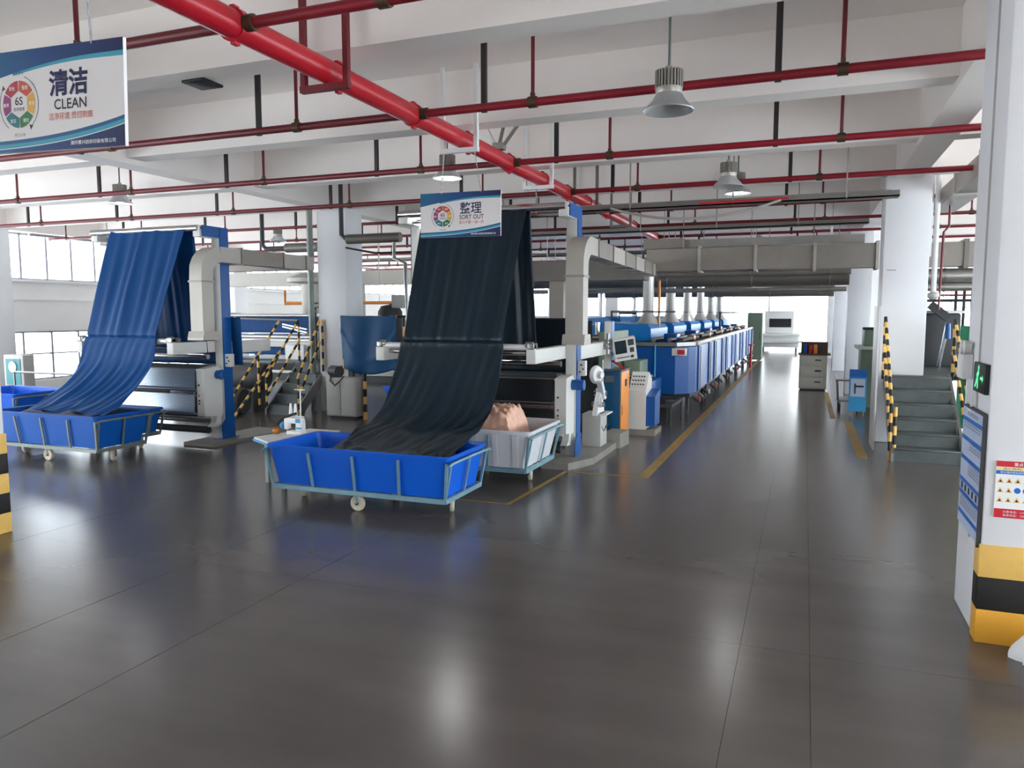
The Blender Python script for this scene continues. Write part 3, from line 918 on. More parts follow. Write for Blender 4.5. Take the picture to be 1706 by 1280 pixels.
# ---- exhaust ducts beside the machines
def rect_duct(mb, path, w, h):
    """rectangular duct along a path of points in one vertical plane x = const; mitred"""
    pts = [Vector(p) for p in path]
    rings = []
    for i, p in enumerate(pts):
        a = (p - pts[i - 1]).normalized() if i else (pts[1] - p).normalized()
        b = (pts[i + 1] - p).normalized() if i < len(pts) - 1 else a
        tdir = (a + b).normalized()
        s = Vector((1, 0, 0))
        u = s.cross(tdir).normalized()
        k = 1 / max(.4, tdir.dot(a))
        rings.append([p + s * (q * w / 2) + u * (r * h / 2 * k) for q, r in ((-1, -1), (1, -1), (1, 1), (-1, 1))])
    v = [q for r in rings for q in r]; f = [(3, 2, 1, 0)]
    for i in range(len(rings) - 1):
        for j in range(4):
            f.append((i * 4 + j, i * 4 + (j + 1) % 4, i * 4 + 4 + (j + 1) % 4, i * 4 + 4 + j))
    n = (len(rings) - 1) * 4
    f.append((n, n + 1, n + 2, n + 3))
    mb.add(v, f)
def exhaust(xc, y0, yend, label, drift=0.0):
    t = thing('exhaust_duct', (xc, y0, 1.8), label, 'duct', 'exhaust ducts rising from the machines')
    zc = 3.14
    arc = [(xc, y0 + .32 - .32 * math.cos(q), zc - .32 + .32 * math.sin(q)) for q in [PI / 2 * k / 5 for k in range(6)]]
    mb = MB(); rect_duct(mb, [(xc, y0, 1.86), (xc, y0, 2.7)] + arc[1:], .25, .25)
    mb.build('riser', 'duct_light', t)
    MB().prism([(-.17, 1.76), (.17, 1.76), (.17, 1.80), (.14, 1.90), (-.14, 1.90), (-.17, 1.80)], 'x', xc - .16, xc + .16).build('flange', 'duct_light', t, smooth=False).location = (0, y0, 0)
    MB().box(xc - .14, xc + .14, y0 - .14, y0 + .14, 2.68, 2.71).build('joint_flange', 'duct_grey', t, smooth=False)
    yy = y0 + .32
    k = 0
    while yy < yend - .1:
        y2 = min(yend, yy + (1.1 if k else .5))
        q = MB().box(xc - .125, xc + .125, yy, y2 - .0, zc - .125, zc + .125)
        q.v = [(a + drift * (b - y0), b, c) for a, b, c in q.v]
        q.build('duct_section', 'duct_light' if k % 2 == 0 else 'duct_grey', t, smooth=False)
        q = MB().box(xc - .145, xc + .145, y2 - .025, y2 + .005, zc - .145, zc + .145)
        q.v = [(a + drift * (b - y0), b, c) for a, b, c in q.v]
        q.build('joint_flange', 'duct_grey', t, smooth=False)
        yy = y2; k += 1
    return t
exhaust(-2.95, 10.08, 16.9, 'grey square duct rising beside the black fabric and bending away', drift=-.045)
exhaust(-9.02, 9.52, 12.1, 'grey square duct rising beside the blue fabric and bending away')

# ---- fabric carts
def rrect(x0, x1, y0, y1, r, z, n=5):
    out = []
    for cx, cy, a in ((x1 - r, y1 - r, 0), (x0 + r, y1 - r, PI / 2), (x0 + r, y0 + r, PI), (x1 - r, y0 + r, 1.5 * PI)):
        for k in range(n + 1):
            q = a + PI / 2 * k / n
            out.append((cx + r * math.cos(q), cy + r * math.sin(q), z))
    return out
def loft(mb, rings, cap0=False, cap1=False):
    n = len(rings[0]); v = [p for r in rings for p in r]; f = []
    for i in range(len(rings) - 1):
        for j in range(n):
            f.append((i * n + j, i * n + (j + 1) % n, (i + 1) * n + (j + 1) % n, (i + 1) * n + j))
    if cap0: f.append(tuple(range(n)))
    if cap1: f.append(tuple((len(rings) - 1) * n + j for j in range(n)))
    mb.add(v, f)
def fabric_cart(x0, x1, y0, y1, zr, zb, label, tub, frame, rot=0.0, taper=.10, nx=4, wheel_r=.088):
    """x0..y1 is the rim rectangle, zr its height, zb the tub floor"""
    cx, cy = (x0 + x1) / 2, (y0 + y1) / 2
    t = thing('fabric_cart', (cx, cy, 0), label, 'cart', 'wheeled fabric carts')
    mb = MB(); i = taper
    loft(mb, [rrect(x0 + i, x1 - i, y0 + i * .8, y1 - i * .8, .05, zb), rrect(x0 + .02, x1 - .02, y0 + .02, y1 - .02, .07, zr - .04),
              rrect(x0 - .005, x1 + .005, y0 - .005, y1 + .005, .08, zr - .035), rrect(x0 - .008, x1 + .008, y0 - .008, y1 + .008, .08, zr - .008), rrect(x0 + .005, x1 - .005, y0 + .005, y1 - .005, .07, zr),
              rrect(x0 + .03, x1 - .03, y0 + .03, y1 - .03, .06, zr - .012),
              rrect(x0 + i + .015, x1 - i - .015, y0 + i * .8 + .015, y1 - i * .8 - .015, .05, zb + .02)], cap0=True, cap1=True)
    mb.build('tub', tub, t)
    bx0, bx1, by0, by1 = x0 + i - .03, x1 - i + .03, y0 + i * .8 - .03, y1 - i * .8 + .03
    zf = zb - .03
    for a, b in (((bx0, by0), (bx1, by0)), ((bx1, by0), (bx1, by1)), ((bx1, by1), (bx0, by1)), ((bx0, by1), (bx0, by0))):
        MB().obox((a[0], a[1], zf), (b[0], b[1], zf), .035, .05).build('base_rail', frame, t, smooth=False)
    rx0, rx1, ry0, ry1 = x0 - .02, x1 + .02, y0 - .012, y1 + .012
    zt = zr - .07
    for k in range(nx + 1):
        f = k / nx
        xb, xt = bx0 + (bx1 - bx0) * f, x0 + .02 + (x1 - x0 - .04) * f
        for yb, yt in ((by0, ry0 + .004), (by1, ry1 - .004)):
            MB().obox((xb, yb, zf), (xt, yt, zt), .030, .018, up=(0, 1, 0)).build('upright', frame, t, smooth=False)
    for xb, xt in ((bx0, rx0 + .01), (bx1, rx1 - .01)):
        for f in (0.0, .5, 1.0):
            MB().obox((xb, by0 + (by1 - by0) * f, zf), (xt, ry0 + .05 + (ry1 - ry0 - .10) * f, zt), .018, .030, up=(0, 1, 0)).build('upright', frame, t, smooth=False)
        e = .05 if xt > xb else -.05
        MB().tube([(xt + e * .2, ry0 - .02, zt - .02), (xt + e * .4, ry0 + .05, zt), (xt + e * .5, (ry0 + ry1) / 2, zt + .005), (xt + e * .4, ry1 - .05, zt), (xt + e * .2, ry1 + .02, zt - .02)], .016, 8).build('push_handle', frame, t)
    def wheel(x, y, axis, swivel):
        ax = Vector(axis)
        r = wheel_r
        c = Vector((x, y, r))
        w = MB().lathe(c, [(.0, -.02), (.03, -.022), (.035, -.016), (r - .03, -.016), (r - .022, -.024), (r - .006, -.022), (r, -.012), (r, .012), (r - .006, .022), (r - .022, .024), (r - .03, .016), (.035, .016), (.03, .022), (0, .02)], 24, ax).build('wheel', 'wheel_cream', t)
        MB().lathe(c, [(0, -.034), (.02, -.034), (.02, .034), (0, .034)], 12, ax).build('hub', 'rubber', w)
        top = zf - .02
        mb = MB()
        for s in (-1, 1):
            mb.obox(c + ax * (.032 * s) + Vector((0, 0, .0)), Vector((x, y, top)) + ax * (.036 * s), .026, .006, up=ax)
        mb.box(x - .045, x + .045, y - .045, y + .045, top - .012, top + .004)
        mb.build('wheel_fork', frame, t, smooth=False)
    wheel(cx, by0 + .05, (0, 1, 0), False)
    wheel(cx, by1 - .05, (0, 1, 0), False)
    wheel(bx1 - .12, cy - .05, (math.cos(.5), math.sin(.5), 0), True)
    wheel(bx0 + .12, cy - .05, (math.cos(.3), math.sin(.3), 0), True)
    return t
fabric_cart(-5.75, -3.40, 6.95, 7.97, .70, .24, 'bright blue plastic cart receiving the black fabric', 'cart_blue', 'frame_teal')
fabric_cart(-5.35, -3.10, 8.62, 9.86, .735, .25, 'white plastic cart holding peach fabric', 'cart_white', 'frame_teal', taper=.12, nx=4)
fabric_cart(-11.60, -9.36, 7.76, 8.72, .72, .24, 'blue plastic cart receiving the bright blue fabric', 'cart_blue_deep', 'frame_grey')
fabric_cart(-11.2, -9.88, 8.92, 9.50, .64, .24, 'short blue cart tucked under the machine with perforated steel panels', 'cart_blue_deep', 'frame_grey', nx=3)
fabric_cart(-14.9, -13.2, 9.3, 10.5, .74, .24, 'blue cart standing near the window wall', 'cart_blue', 'frame_grey')

wc = bpy.data.objects['fabric_cart.001']
for k in range(7):
    x = -4.95 + k * .27
    MB().obox((x, 8.705, .27), (x + .004 * (k - 3), 8.628, .68), .07, .014, up=(0, 1, 0)).build('tub_rib', 'cart_white', wc, smooth=False)
# ---- folded fabric lying in the carts
def pile(name, x0, x1, y0, y1, z0, hf, m, label, seed, folds=9, kind='fabric', amp=.09, fq=1.0):
    rnd = random.Random(seed)
    ph = [(rnd.uniform(3, 9) * fq, rnd.uniform(-4, 4) * fq, rnd.uniform(0, 6.28), rnd.uniform(.3, 1)) for _ in range(folds)]
    def fn(u, v):
        e = min(1, min(u, 1 - u) * 9, min(v, 1 - v) * 7)
        h = sum(a * math.sin(f * u * 3 + g * v * 4 + p + 1.5 * math.sin(3 * v + p)) for f, g, p, a in ph) / folds
        return (x0 + (x1 - x0) * u, y0 + (y1 - y0) * v, z0 + (hf(u, v) + h * amp) * smooth01(max(0, e)))
    mb = MB().grid(fn, 120, 70)
    mb.add([(x0, y0, z0 - .02), (x1, y0, z0 - .02), (x1, y1, z0 - .02), (x0, y1, z0 - .02)], [(0, 3, 2, 1)])
    return tag(mb.build(name, m), label, kind)
pile('folded_fabric', -5.28, -3.55, 7.10, 7.83, .27, lambda u, v: .33 + .04 * v, 'cloth_black', 'black fabric heap folded inside the bright blue cart', 5)
pile('folded_fabric', -11.4, -9.50, 7.88, 8.58, .27, lambda u, v: .42 + .06 * math.sin(PI * u) * v, 'cloth_navy', 'dark navy fabric heap inside the cart at the edge', 6)
pile('folded_fabric', -5.15, -3.36, 8.80, 9.68, .28, lambda u, v: .50 + .19 * math.sin(PI * min(1, v * 1.02)) ** .6, 'cloth_peach', 'peach coloured crumpled fabric heap in the white cart', 8, folds=14, amp=.13, fq=4.2)
MB().box(-10.9, -9.145, 12.1, 12.35, 3.015, 3.265).build('duct_section', 'duct_grey', bpy.data.objects['exhaust_duct.001'], smooth=False)
MB().box(-9.145, -8.895, 12.1, 12.35, 3.015, 3.265).build('duct_section', 'duct_light', bpy.data.objects['exhaust_duct.001'], smooth=False)
# ================================================================== steel steps, platforms and what stands by them
def stairs(x0, x1, y0, y1, h, n, label):
    t = thing('steel_stairs', ((x0 + x1) / 2, y0, 0), label, 'stairs')
    d = (y1 - y0) / n; r = h / n
    for k in range(n):
        s = MB().box(x0, x1, y0 + k * d, y0 + (k + 1) * d + .03, (k + 1) * r - .03, (k + 1) * r, .004).build('tread', 'stair_steel', t)
        MB().box(x0, x1, y0 + k * d + .012, y0 + k * d + .025, k * r, (k + 1) * r - .03).build('riser', 'stair_steel', s, smooth=False)
    for x in (x0 - .03, x1 + .03):
        MB().prism([(y0 - .05, 0), (y0 + .18, 0), (y1 + .05, h - .16), (y1 + .05, h + .02), (y1 - .05, h + .02), (y0 - .05, .12)], 'x', x - .02, x + .02).build('stringer', 'steel_dull', t, smooth=False)
    return t
def railing(name, label, posts, rails, r=.026, seg=.14, group='yellow and black striped railings'):
    c = posts[0][0]
    t = thing(name, (c[0], c[1], 0), label, 'railing', group)
    for i, (a, b) in enumerate(posts):
        mb = MB(); striped(mb, a, b, r, seg, start=i)
        mb.build('post', STR, t)
    for i, pts in enumerate(rails):
        mb = MB()
        for k in range(len(pts) - 1):
            striped(mb, pts[k], pts[k + 1], r, seg, start=i)
        mb.build('rail', STR, t)
    return t
# --- steps by the second pillar
stairs(1.30, 2.18, 12.35, 13.95, 1.17, 6, 'grey steel steps climbing to the platform beside the second pillar')
railing('stair_railing', 'striped railing on the pillar side of the grey steel steps', [((1.24, 12.42, 0), (1.24, 12.42, .85)), ((1.24, 13.9, 1.1), (1.24, 13.9, 2.12))],
        [[(1.24, 12.42, .85), (1.24, 13.9, 2.12)], [(1.24, 12.45, .40), (1.24, 13.9, 1.62)], [(1.30, 12.42, .10), (1.30, 12.42, .80)]])
railing('stair_railing', 'striped railing on the notice-board side of the grey steel steps', [((2.25, 12.42, 0), (2.25, 12.42, .85)), ((2.25, 13.9, 1.1), (2.25, 13.9, 2.08))],
        [[(2.25, 12.42, .85), (2.25, 13.9, 2.08)], [(2.25, 12.45, .40), (2.25, 13.9, 1.60)]])
pf = thing('steel_platform', (3.5, 14.0, 0), 'raised grey steel platform behind the steps by the pillar', 'platform')
MB().box(1.88, 6.5, 13.98, 19.0, 1.10, 1.17).build('deck', 'grating_dark', pf, smooth=False)
for x, y in ((1.95, 14.9), (6.4, 14.1), (6.4, 18.9), (2.3, 18.9)):
    MB().box(x - .05, x + .05, y - .05, y + .05, 0, 1.10).build('support', 'stair_steel', pf, smooth=False)
# wide white board standing edge-on beside the pillar
tag(MB().box(1.075, 1.10, 13.2, 14.0, 0, 2.3, .004).build('white_board', 'panel_white'), 'tall white board standing edge-on against the second pillar', 'board')

# green tarp over the rail
def tarp(x0, x1, y, z0, z1, m, label, seed, sag=.05, droop=0.0, name='tarpaulin'):
    rnd = random.Random(seed)
    ph = [(rnd.uniform(4, 14), rnd.uniform(0, 6.28)) for _ in range(6)]
    def fn(u, v):
        top = z1 - sag * 4 * u * (1 - u) * .4
        bot = z0 - droop * math.sin(PI * u)
        z = top + (bot - top) * v
        h = sum(math.sin(f * u + p + (2.2 if k % 2 else -1.2) * v) for k, (f, p) in enumerate(ph)) * .020 * (v + .25)
        h -= .05 * math.exp(-((v - .3 - .45 * 4 * u * (1 - u)) / .06) ** 2) * .5
        return (x0 + (x1 - x0) * u, y - .03 + h, z)
    return tag(MB().grid(fn, 40, 36).build(name, m, solid=.004), label, 'tarpaulin')
tarp(2.30, 3.1, 13.75, .35, 2.0, 'tarp_green', 'green tarpaulin hanging from the railing behind the exit sign', 4)
# equipment on the platform behind the pillar
tk = thing('dark_tank', (2.6, 17.0, 1.17), 'dark steel vat standing on the platform behind the pillar', 'vat')
MB().box(1.9, 2.75, 16.4, 17.4, 1.17, 2.18, .03).build('body', 'dark_grey', tk)
MB().box(1.85, 2.8, 16.35, 17.45, 2.18, 2.24, .01).build('lid', 'steel_dull', tk)
MB().cyl((2.35, 16.0, 1.17), (2.45, 15.9, 2.0), .035, 8).build('drain_pipe', 'steel', tk)
MB().obox((2.15, 15.9, 2.35), (2.45, 15.9, 2.10), .16, .14).build('valve_body', 'dark_grey', tk)
MB().cyl((2.45, 15.85, 2.0), (2.46, 15.85, 1.72), .045, 10).build('valve_stem', 'machine_blue', tk)
for k, (x, z0) in enumerate(((2.9, 1.9), (3.05, 1.9), (3.2, 1.9))):
    MB().tube([(x, 18, z0), (x, 18, 2.9)], .03, 8).build('riser_pipe', 'dark_grey', tk)
MB().tube([(2.0, 18, 2.45), (3.8, 18, 2.45)], .03, 8).build('riser_pipe', 'dark_grey', tk)
MB().box(3.25, 3.6, 18.0, 18.5, 2.2, 2.75, .02).build('control_box', 'dark_grey', tk)
rp = thing('conduit_riser', (2.1, 15.2, 2.2), 'white vertical conduit beside the second pillar', 'pipe')
MB().cyl((2.12, 15.4, 2.55), (2.12, 15.4, ZS), .045, 10).build('tube', 'panel_white', rp)
MB().cyl((2.03, 15.4, 3.2), (2.03, 15.4, ZS), .03, 10).build('tube', 'panel_white', rp)
MB().lathe((2.12, 15.4, 2.44), [(0, 0), (.06, 0), (.10, .04), (.10, .10), (.045, .13)], 12).build('bell', 'machine_grey', rp)
r2 = thing('red_drop_pipe', (2.3, 15.3, 2.2), 'thin red pipe dropping behind the second pillar', 'pipe')
MB().tube([(2.36, 15.7, 4.3), (2.36, 15.7, 3.75), (2.28, 15.7, 3.65), (2.26, 15.7, 2.25)], .02, 8).build('tube', 'dark_red', r2)
rd = thing('overhead_duct', (4, 17.2, 3.0), 'grey rectangular duct behind the second pillar', 'duct')
MB().box(1.95, 6.0, 16.8, 17.3, 3.10, 3.56).build('duct_body', 'duct_grey', rd, smooth=False)
MB().box(2.80, 2.88, 16.76, 17.34, 3.05, 3.61).build('joint_flange', 'duct_dark', rd, smooth=False)
for k, (z, r, m) in enumerate(((2.92, .14, 'galv'), (2.70, .085, 'galv'), (2.54, .02, 'dark_red'))):
    t = thing('lagged_pipe', (4, 16.9, z), ['fat foil-lagged pipe behind the second pillar', 'thinner foil-lagged pipe below the fat one', 'thin dark red pipe lowest behind the second pillar'][k], 'pipe')
    MB().cyl((1.9, 16.95, z), (6.5, 16.95, z), r, 18).build('tube', m, t)
    MB().cyl((2.5, 16.95, z), (2.53, 16.95, z), r + .012, 18).build('band', 'steel_dull', t)
sd = thing('sloping_duct', (3.0, 12, 4.2), 'big grey duct sloping away beyond the ceiling girder', 'duct')
MB().box(2.2, 2.6, 9.6, 16.8, 4.12, 4.42).build('duct_body', 'duct_grey', sd, smooth=False)
for y in (10.5, 12.3, 14.2): MB().box(2.17, 2.63, y, y + .05, 4.09, 4.45).build('joint_flange', 'duct_light', sd, smooth=False)

# --- steps between the fabric machines
stairs(-10.80, -10.08, 13.22, 14.42, 1.07, 5, 'grey steel steps between the two fabric machines')
railing('stair_railing', 'striped railing on the blue-fabric side of the steps between the machines', [((-10.86, 13.25, 0), (-10.86, 13.25, .8)), ((-10.86, 14.42, 1.07), (-10.86, 14.42, 2.02))],
        [[(-10.86, 13.25, .80), (-10.86, 14.42, 2.02)], [(-10.86, 13.25, .38), (-10.86, 14.42, 1.55)]])
railing('stair_railing', 'striped railing beside the blue tarpaulin on the steps between the machines', [((-10.02, 13.25, 0), (-10.02, 13.25, .8)), ((-9.95, 14.05, .9), (-9.95, 14.05, 2.05))],
        [[(-10.02, 13.22, .80), (-10.02, 14.05, 2.02)], [(-10.02, 13.22, .38), (-10.02, 14.05, 1.55)]])
# steeper ramp rail just left of the steps
railing('ramp_railing', 'low striped railing leaning in front of the dark rolls', [((-10.45, 11.6, 0), (-10.45, 11.6, .60)), ((-10.85, 13.0, .1), (-10.85, 13.0, 1.3))],
        [[(-10.42, 11.5, .35), (-11.0, 13.9, 2.0)], [(-10.30, 11.5, .10), (-10.75, 13.6, 1.35)]])
p2 = thing('steel_platform', (-12, 15, 0), 'grey steel platform behind the blue fabric machine', 'platform')
MB().box(-13.6, -10.1, 14.46, 16.6, 1.0, 1.07).build('deck', 'stair_steel', p2, smooth=False)
MB().box(-13.6, -10.88, 14.44, 14.47, .86, 1.02).build('edge_beam', 'dark_grey', p2, smooth=False)
for x in (-13.5, -12.0, -10.9):
    MB().box(x - .04, x + .04, 14.5, 14.58, 0, 1.0).build('support', 'stair_steel', p2, smooth=False)
mb = MB(); striped(mb, (-12.75, 14.5, 1.07), (-12.75, 14.5, 2.1), .025, .2); mb.build('rail_post', STR, p2)
MB().tube([(-13.6, 14.5, 2.08), (-10.9, 14.5, 2.02)], .02, 8).build('hand_rail', 'steel_dull', p2)
MB().tube([(-13.6, 14.5, 1.62), (-10.9, 14.5, 1.60)], .018, 8).build('hand_rail', 'steel_dull', p2)
p3 = thing('steel_platform', (-8.4, 14.5, 0), 'grey steel platform behind the hanging blue tarpaulin', 'platform')
MB().box(-9.25, -7.0, 13.70, 17.0, 1.0, 1.07).build('deck', 'stair_steel', p3, smooth=False)
for x, y in ((-9.1, 13.9), (-7.1, 13.9), (-7.1, 16.9)):
    MB().box(x - .04, x + .04, y - .04, y + .04, 0, 1.0).build('support', 'stair_steel', p3, smooth=False)
mb = MB(); striped(mb, (-9.12, 13.62, 2.10), (-7.62, 13.62, 2.12), .024, .2); striped(mb, (-9.12, 13.62, 1.0), (-9.12, 13.62, 2.1), .024, .2); striped(mb, (-7.66, 13.62, .9), (-7.66, 13.62, 2.12), .024, .2)
mb.build('hand_rail', STR, p3)
tarp(-9.14, -7.80, 13.58, 1.05, 2.14, 'tarp_blue', 'blue tarpaulin hung over the striped railing beside the white pillar', 9, sag=.04, droop=.14)
mb = MB(); striped(mb, (-8.41, 13.3, 0), (-8.41, 13.3, .95), .04, .16)
tag(mb.build('bollard_post', STR), 'upright yellow and black striped post beside the pale cabinet', 'post')
# dark covered rolls under the platform
for k, (x, y, z, r, l) in enumerate(((-11.6, 13.5, .78, .30, .9), (-11.5, 12.65, .32, .30, .9), (-12.75, 13.2, .35, .34, 1.0))):
    t = thing('fabric_roll', (x, y, 0), ['dark grey wrapped roll lying on top by the steps', 'dark grey wrapped roll low beside the ramp railing', 'dark wrapped roll furthest under the platform'][k], 'roll', 'dark wrapped rolls by the steps')
    MB().lathe((x - l / 2, y, z), [(0, 0), (r * .9, 0), (r, .05), (r * 1.02, l * .4), (r * .97, l * .7), (r, l - .05), (r * .88, l), (0, l)], 22, (1, .15, 0)).build('wrapped_body', 'dark_grey', t)
    MB().box(x - l * .35, x + l * .35, y - r * .6, y + r * .6, 0.0, max(.06, z - r * .9)).build('cradle', 'stair_steel', t, smooth=False)
# pale electrical cabinet under the tarp
cb = thing('switch_cabinet', (-8.9, 13.35, 0), 'pale grey steel cabinet under the blue tarpaulin', 'cabinet')
MB().box(-9.25, -8.52, 13.15, 13.50, .06, .86, .012).build('body', 'machine_grey', cb)
MB().box(-9.23, -8.90, 13.135, 13.15, .09, .83, .004).build('door', 'machine_grey', cb)
MB().box(-8.88, -8.54, 13.135, 13.15, .09, .83, .004).build('door', 'machine_grey', cb)
MB().box(-9.2, -8.57, 13.2, 13.45, 0, .06).build('plinth', 'dark_grey', cb, smooth=False)
mt = thing('round_motor', (-9.1, 13.3, .86), 'dark round motor lying on the pale grey steel cabinet', 'motor')
MB().cyl((-9.24, 13.36, .98), (-8.98, 13.24, .98), .115, 18).build('casing', 'dark_grey', mt)
MB().tube([(-9.15, 13.22, .95), (-9.12, 13.10, .80), (-9.0, 13.10, .70), (-8.88, 13.10, .80), (-8.82, 13.18, .90)], .012, 6).build('cable', 'cable_black', mt)
MB().box(-9.20, -9.0, 13.22, 13.38, .86, .90).build('stand', 'dark_grey', mt, smooth=False)
# little blue crates behind the black fabric
for k, (x, y, z, m) in enumerate(((-7.25, 12.9, .45, 'cart_blue'), (-7.25, 12.9, .10, 'tank_blue'))):
    t = thing('plastic_crate', (x, y, z), ['blue plastic crate on top of its stack beside the black fabric', 'teal blue plastic crate under the other one beside the black fabric'][k], 'crate')
    mb = MB(); loft(mb, [rrect(x - .28, x + .28, y - .2, y + .2, .03, z), rrect(x - .32, x + .32, y - .24, y + .24, .03, z + .32), rrect(x - .29, x + .29, y - .21, y + .21, .03, z + .32), rrect(x - .26, x + .26, y - .18, y + .18, .03, z + .03)], True, True)
    mb.build('tub', m, t)
    MB().box(x - .34, x + .34, y - .26, y - .235, z + .26, z + .34).box(x - .34, x + .34, y + .235, y + .26, z + .26, z + .34).build('rim', m, t, smooth=False)
bt = tag(MB().box(-7.65, -6.85, 12.6, 13.2, 0, .10).build('pallet', 'brown', smooth=False), 'low dark pallet under the blue crates', 'pallet')

# --- sewing machine on its table
st = thing('sewing_table', (-6.25, 8.1, 0), 'small white sewing table behind the bright blue cart', 'table')
top = [(-6.60, 7.78), (-6.05, 7.45), (-5.82, 8.05), (-5.86, 8.62), (-6.35, 8.62)]
MB().prism(top, 'z', .575, .60).build('table_top', 'panel_white', st, smooth=False)
MB().prism([(x * 1.0 + (-.012 if x < -6.1 else .012), y + (-.012 if y < 8 else .012)) for x, y in top], 'z', .55, .575).build('edge_band', 'sky_blue', st, smooth=False)
for x, y in ((-6.45, 7.85), (-6.02, 7.62), (-5.95, 8.5), (-6.28, 8.5)):
    MB().box(x - .025, x + .025, y - .025, y + .025, 0, .55).build('leg', 'frame_grey', st, smooth=False)
sm = thing('sewing_machine', (-6.1, 8.2, .60), 'white and blue sewing machine with thread stand', 'sewing machine')
MB().box(-6.22, -5.93, 8.26, 8.40, .60, .66, .01).box(-6.05, -5.93, 8.27, 8.39, .66, .84, .02).box(-6.24, -5.93, 8.28, 8.38, .78, .87, .02).build('body', 'print_white', sm)
MB().box(-6.28, -6.20, 8.28, 8.38, .68, .86, .02).build('head', 'print_white', sm)
MB().cyl((-6.25, 8.32, .60), (-6.25, 8.32, .69), .012, 8).build('needle_bar', 'steel', sm)
MB().lathe((-6.33, 8.30, .74), [(0, 0), (.05, 0), (.055, .01), (.05, .03), (0, .03)], 18, (1, 0, 0)).build('hand_wheel', 'sky_blue', sm)
MB().box(-6.04, -5.95, 8.262, 8.27, .80, .86).box(-6.02, -5.92, 8.255, 8.26, .70, .73).build('blue_trim', 'sky_blue', sm, smooth=False)
MB().lathe((-6.40, 8.25, .66), [(0, -.05), (.05, -.05), (.06, 0), (.05, .05), (0, .05)], 16, (1, .2, 0)).build('motor', 'copper', sm)
MB().tube([(-6.44, 8.3, .74), (-6.36, 8.35, .84), (-6.22, 8.38, .90), (-6.12, 8.4, .93)], .022, 8).build('belt_guard', 'black', sm)
MB().cyl((-6.08, 8.46, .60), (-6.08, 8.46, 1.32), .010, 8).cyl((-6.19, 8.46, 1.31), (-5.99, 8.46, 1.31), .008, 8).build('thread_stand', 'print_white', sm)
for dx in (-.10, -.19):
    MB().lathe((-6.08 + dx, 8.46, .88), [(0, 0), (.035, 0), (.032, .02), (.018, .20), (0, .20)], 14).build('thread_cone', 'print_white', sm)
MB().box(-6.30, -6.02, 8.44, 8.48, .86, .88).build('cone_plate', 'print_white', sm, smooth=False)
MB().cyl((-6.16, 8.46, .60), (-6.16, 8.46, .87), .012, 8).build('cone_post', 'print_white', sm)
sm.scale = (.82, .82, .82); sm.location = (-6.22, 8.02, .60)
# ================================================================== along the aisle
# concrete plinth under the black-fabric machine
tag(MB().prism([(-3.42, 9.95), (-3.02, 9.95), (-2.80, 10.5), (-2.80, 12.0), (-3.42, 12.0)], 'z', 0, .10).build('plinth', 'concrete', smooth=False), 'low worn concrete plinth under the black-fabric machine', 'plinth')
tag(MB().prism([(-9.6, 9.6), (-8.95, 9.6), (-8.85, 11.4), (-9.6, 11.4)], 'z', 0, .05).build('plinth', 'concrete', smooth=False), 'flat concrete plinth under the blue-fabric machine', 'plinth')
# gear drive between the machine and the cabinet
tag(MB().prism([(-3.02, 11.85), (-2.74, 11.9), (-2.70, 12.40), (-3.0, 12.44)], 'z', 0, .24).build('concrete_block', 'concrete', smooth=False), 'rough concrete block at the foot of the dark blue cabinet', 'block')
gd = thing('gear_drive', (-3.0, 11.5, .1), 'white gear drive with arms on a grey stand', 'gear drive')
MB().box(-3.22, -2.92, 11.35, 11.75, .10, .62, .01).build('stand', 'machine_grey', gd)
MB().prism([(11.30, .60), (11.78, .60), (11.70, .78), (11.55, .95), (11.42, .80)], 'x', -3.05, -2.97).build('lever_plate', 'panel_white', gd, smooth=False)
MB().lathe((-3.06, 11.58, 1.22), [(0, -.03), (.14, -.03), (.15, 0), (.13, .04), (.07, .06), (.05, .12), (0, .12)], 20, (1, -.4, 0)).build('wheel_cover', 'panel_white', gd)
MB().obox((-2.98, 11.50, 1.12), (-2.95, 11.62, .84), .09, .06).build('arm', 'panel_white', gd)
MB().obox((-3.05, 11.66, .98), (-2.95, 11.40, .74), .07, .05).build('arm', 'machine_grey', gd)
MB().cyl((-3.1, 11.62, .92), (-2.90, 11.62, .92), .045, 12).cyl((-3.1, 11.5, .76), (-2.9, 11.5, .76), .04, 12).build('shaft', 'steel', gd)
MB().box(-3.0, -2.84, 11.4, 11.8, .60, .62).build('drip_tray', 'panel_white', gd, smooth=False)
MB().tube([(-2.95, 11.45, .58), (-2.93, 11.42, .40), (-2.93, 11.55, .33), (-2.90, 11.75, .42)], .015, 6).build('hose', 'cable_black', gd)
MB().cyl((-3.0, 11.75, 1.05), (-3.0, 11.75, 1.45), .02, 8).build('rod', 'steel', gd)
mb = MB()
for z in (1.62, 1.68, 1.74): mb.cyl((-3.1, 12.2, z), (-2.95, 12.2, z), .03, 10)
mb.cyl((-3.03, 12.2, 1.52), (-3.03, 12.2, 1.86), .03, 10)
tag(mb.build('valve_cluster', 'steel_dull'), 'cluster of steel valves on the white tie beam', 'valves')
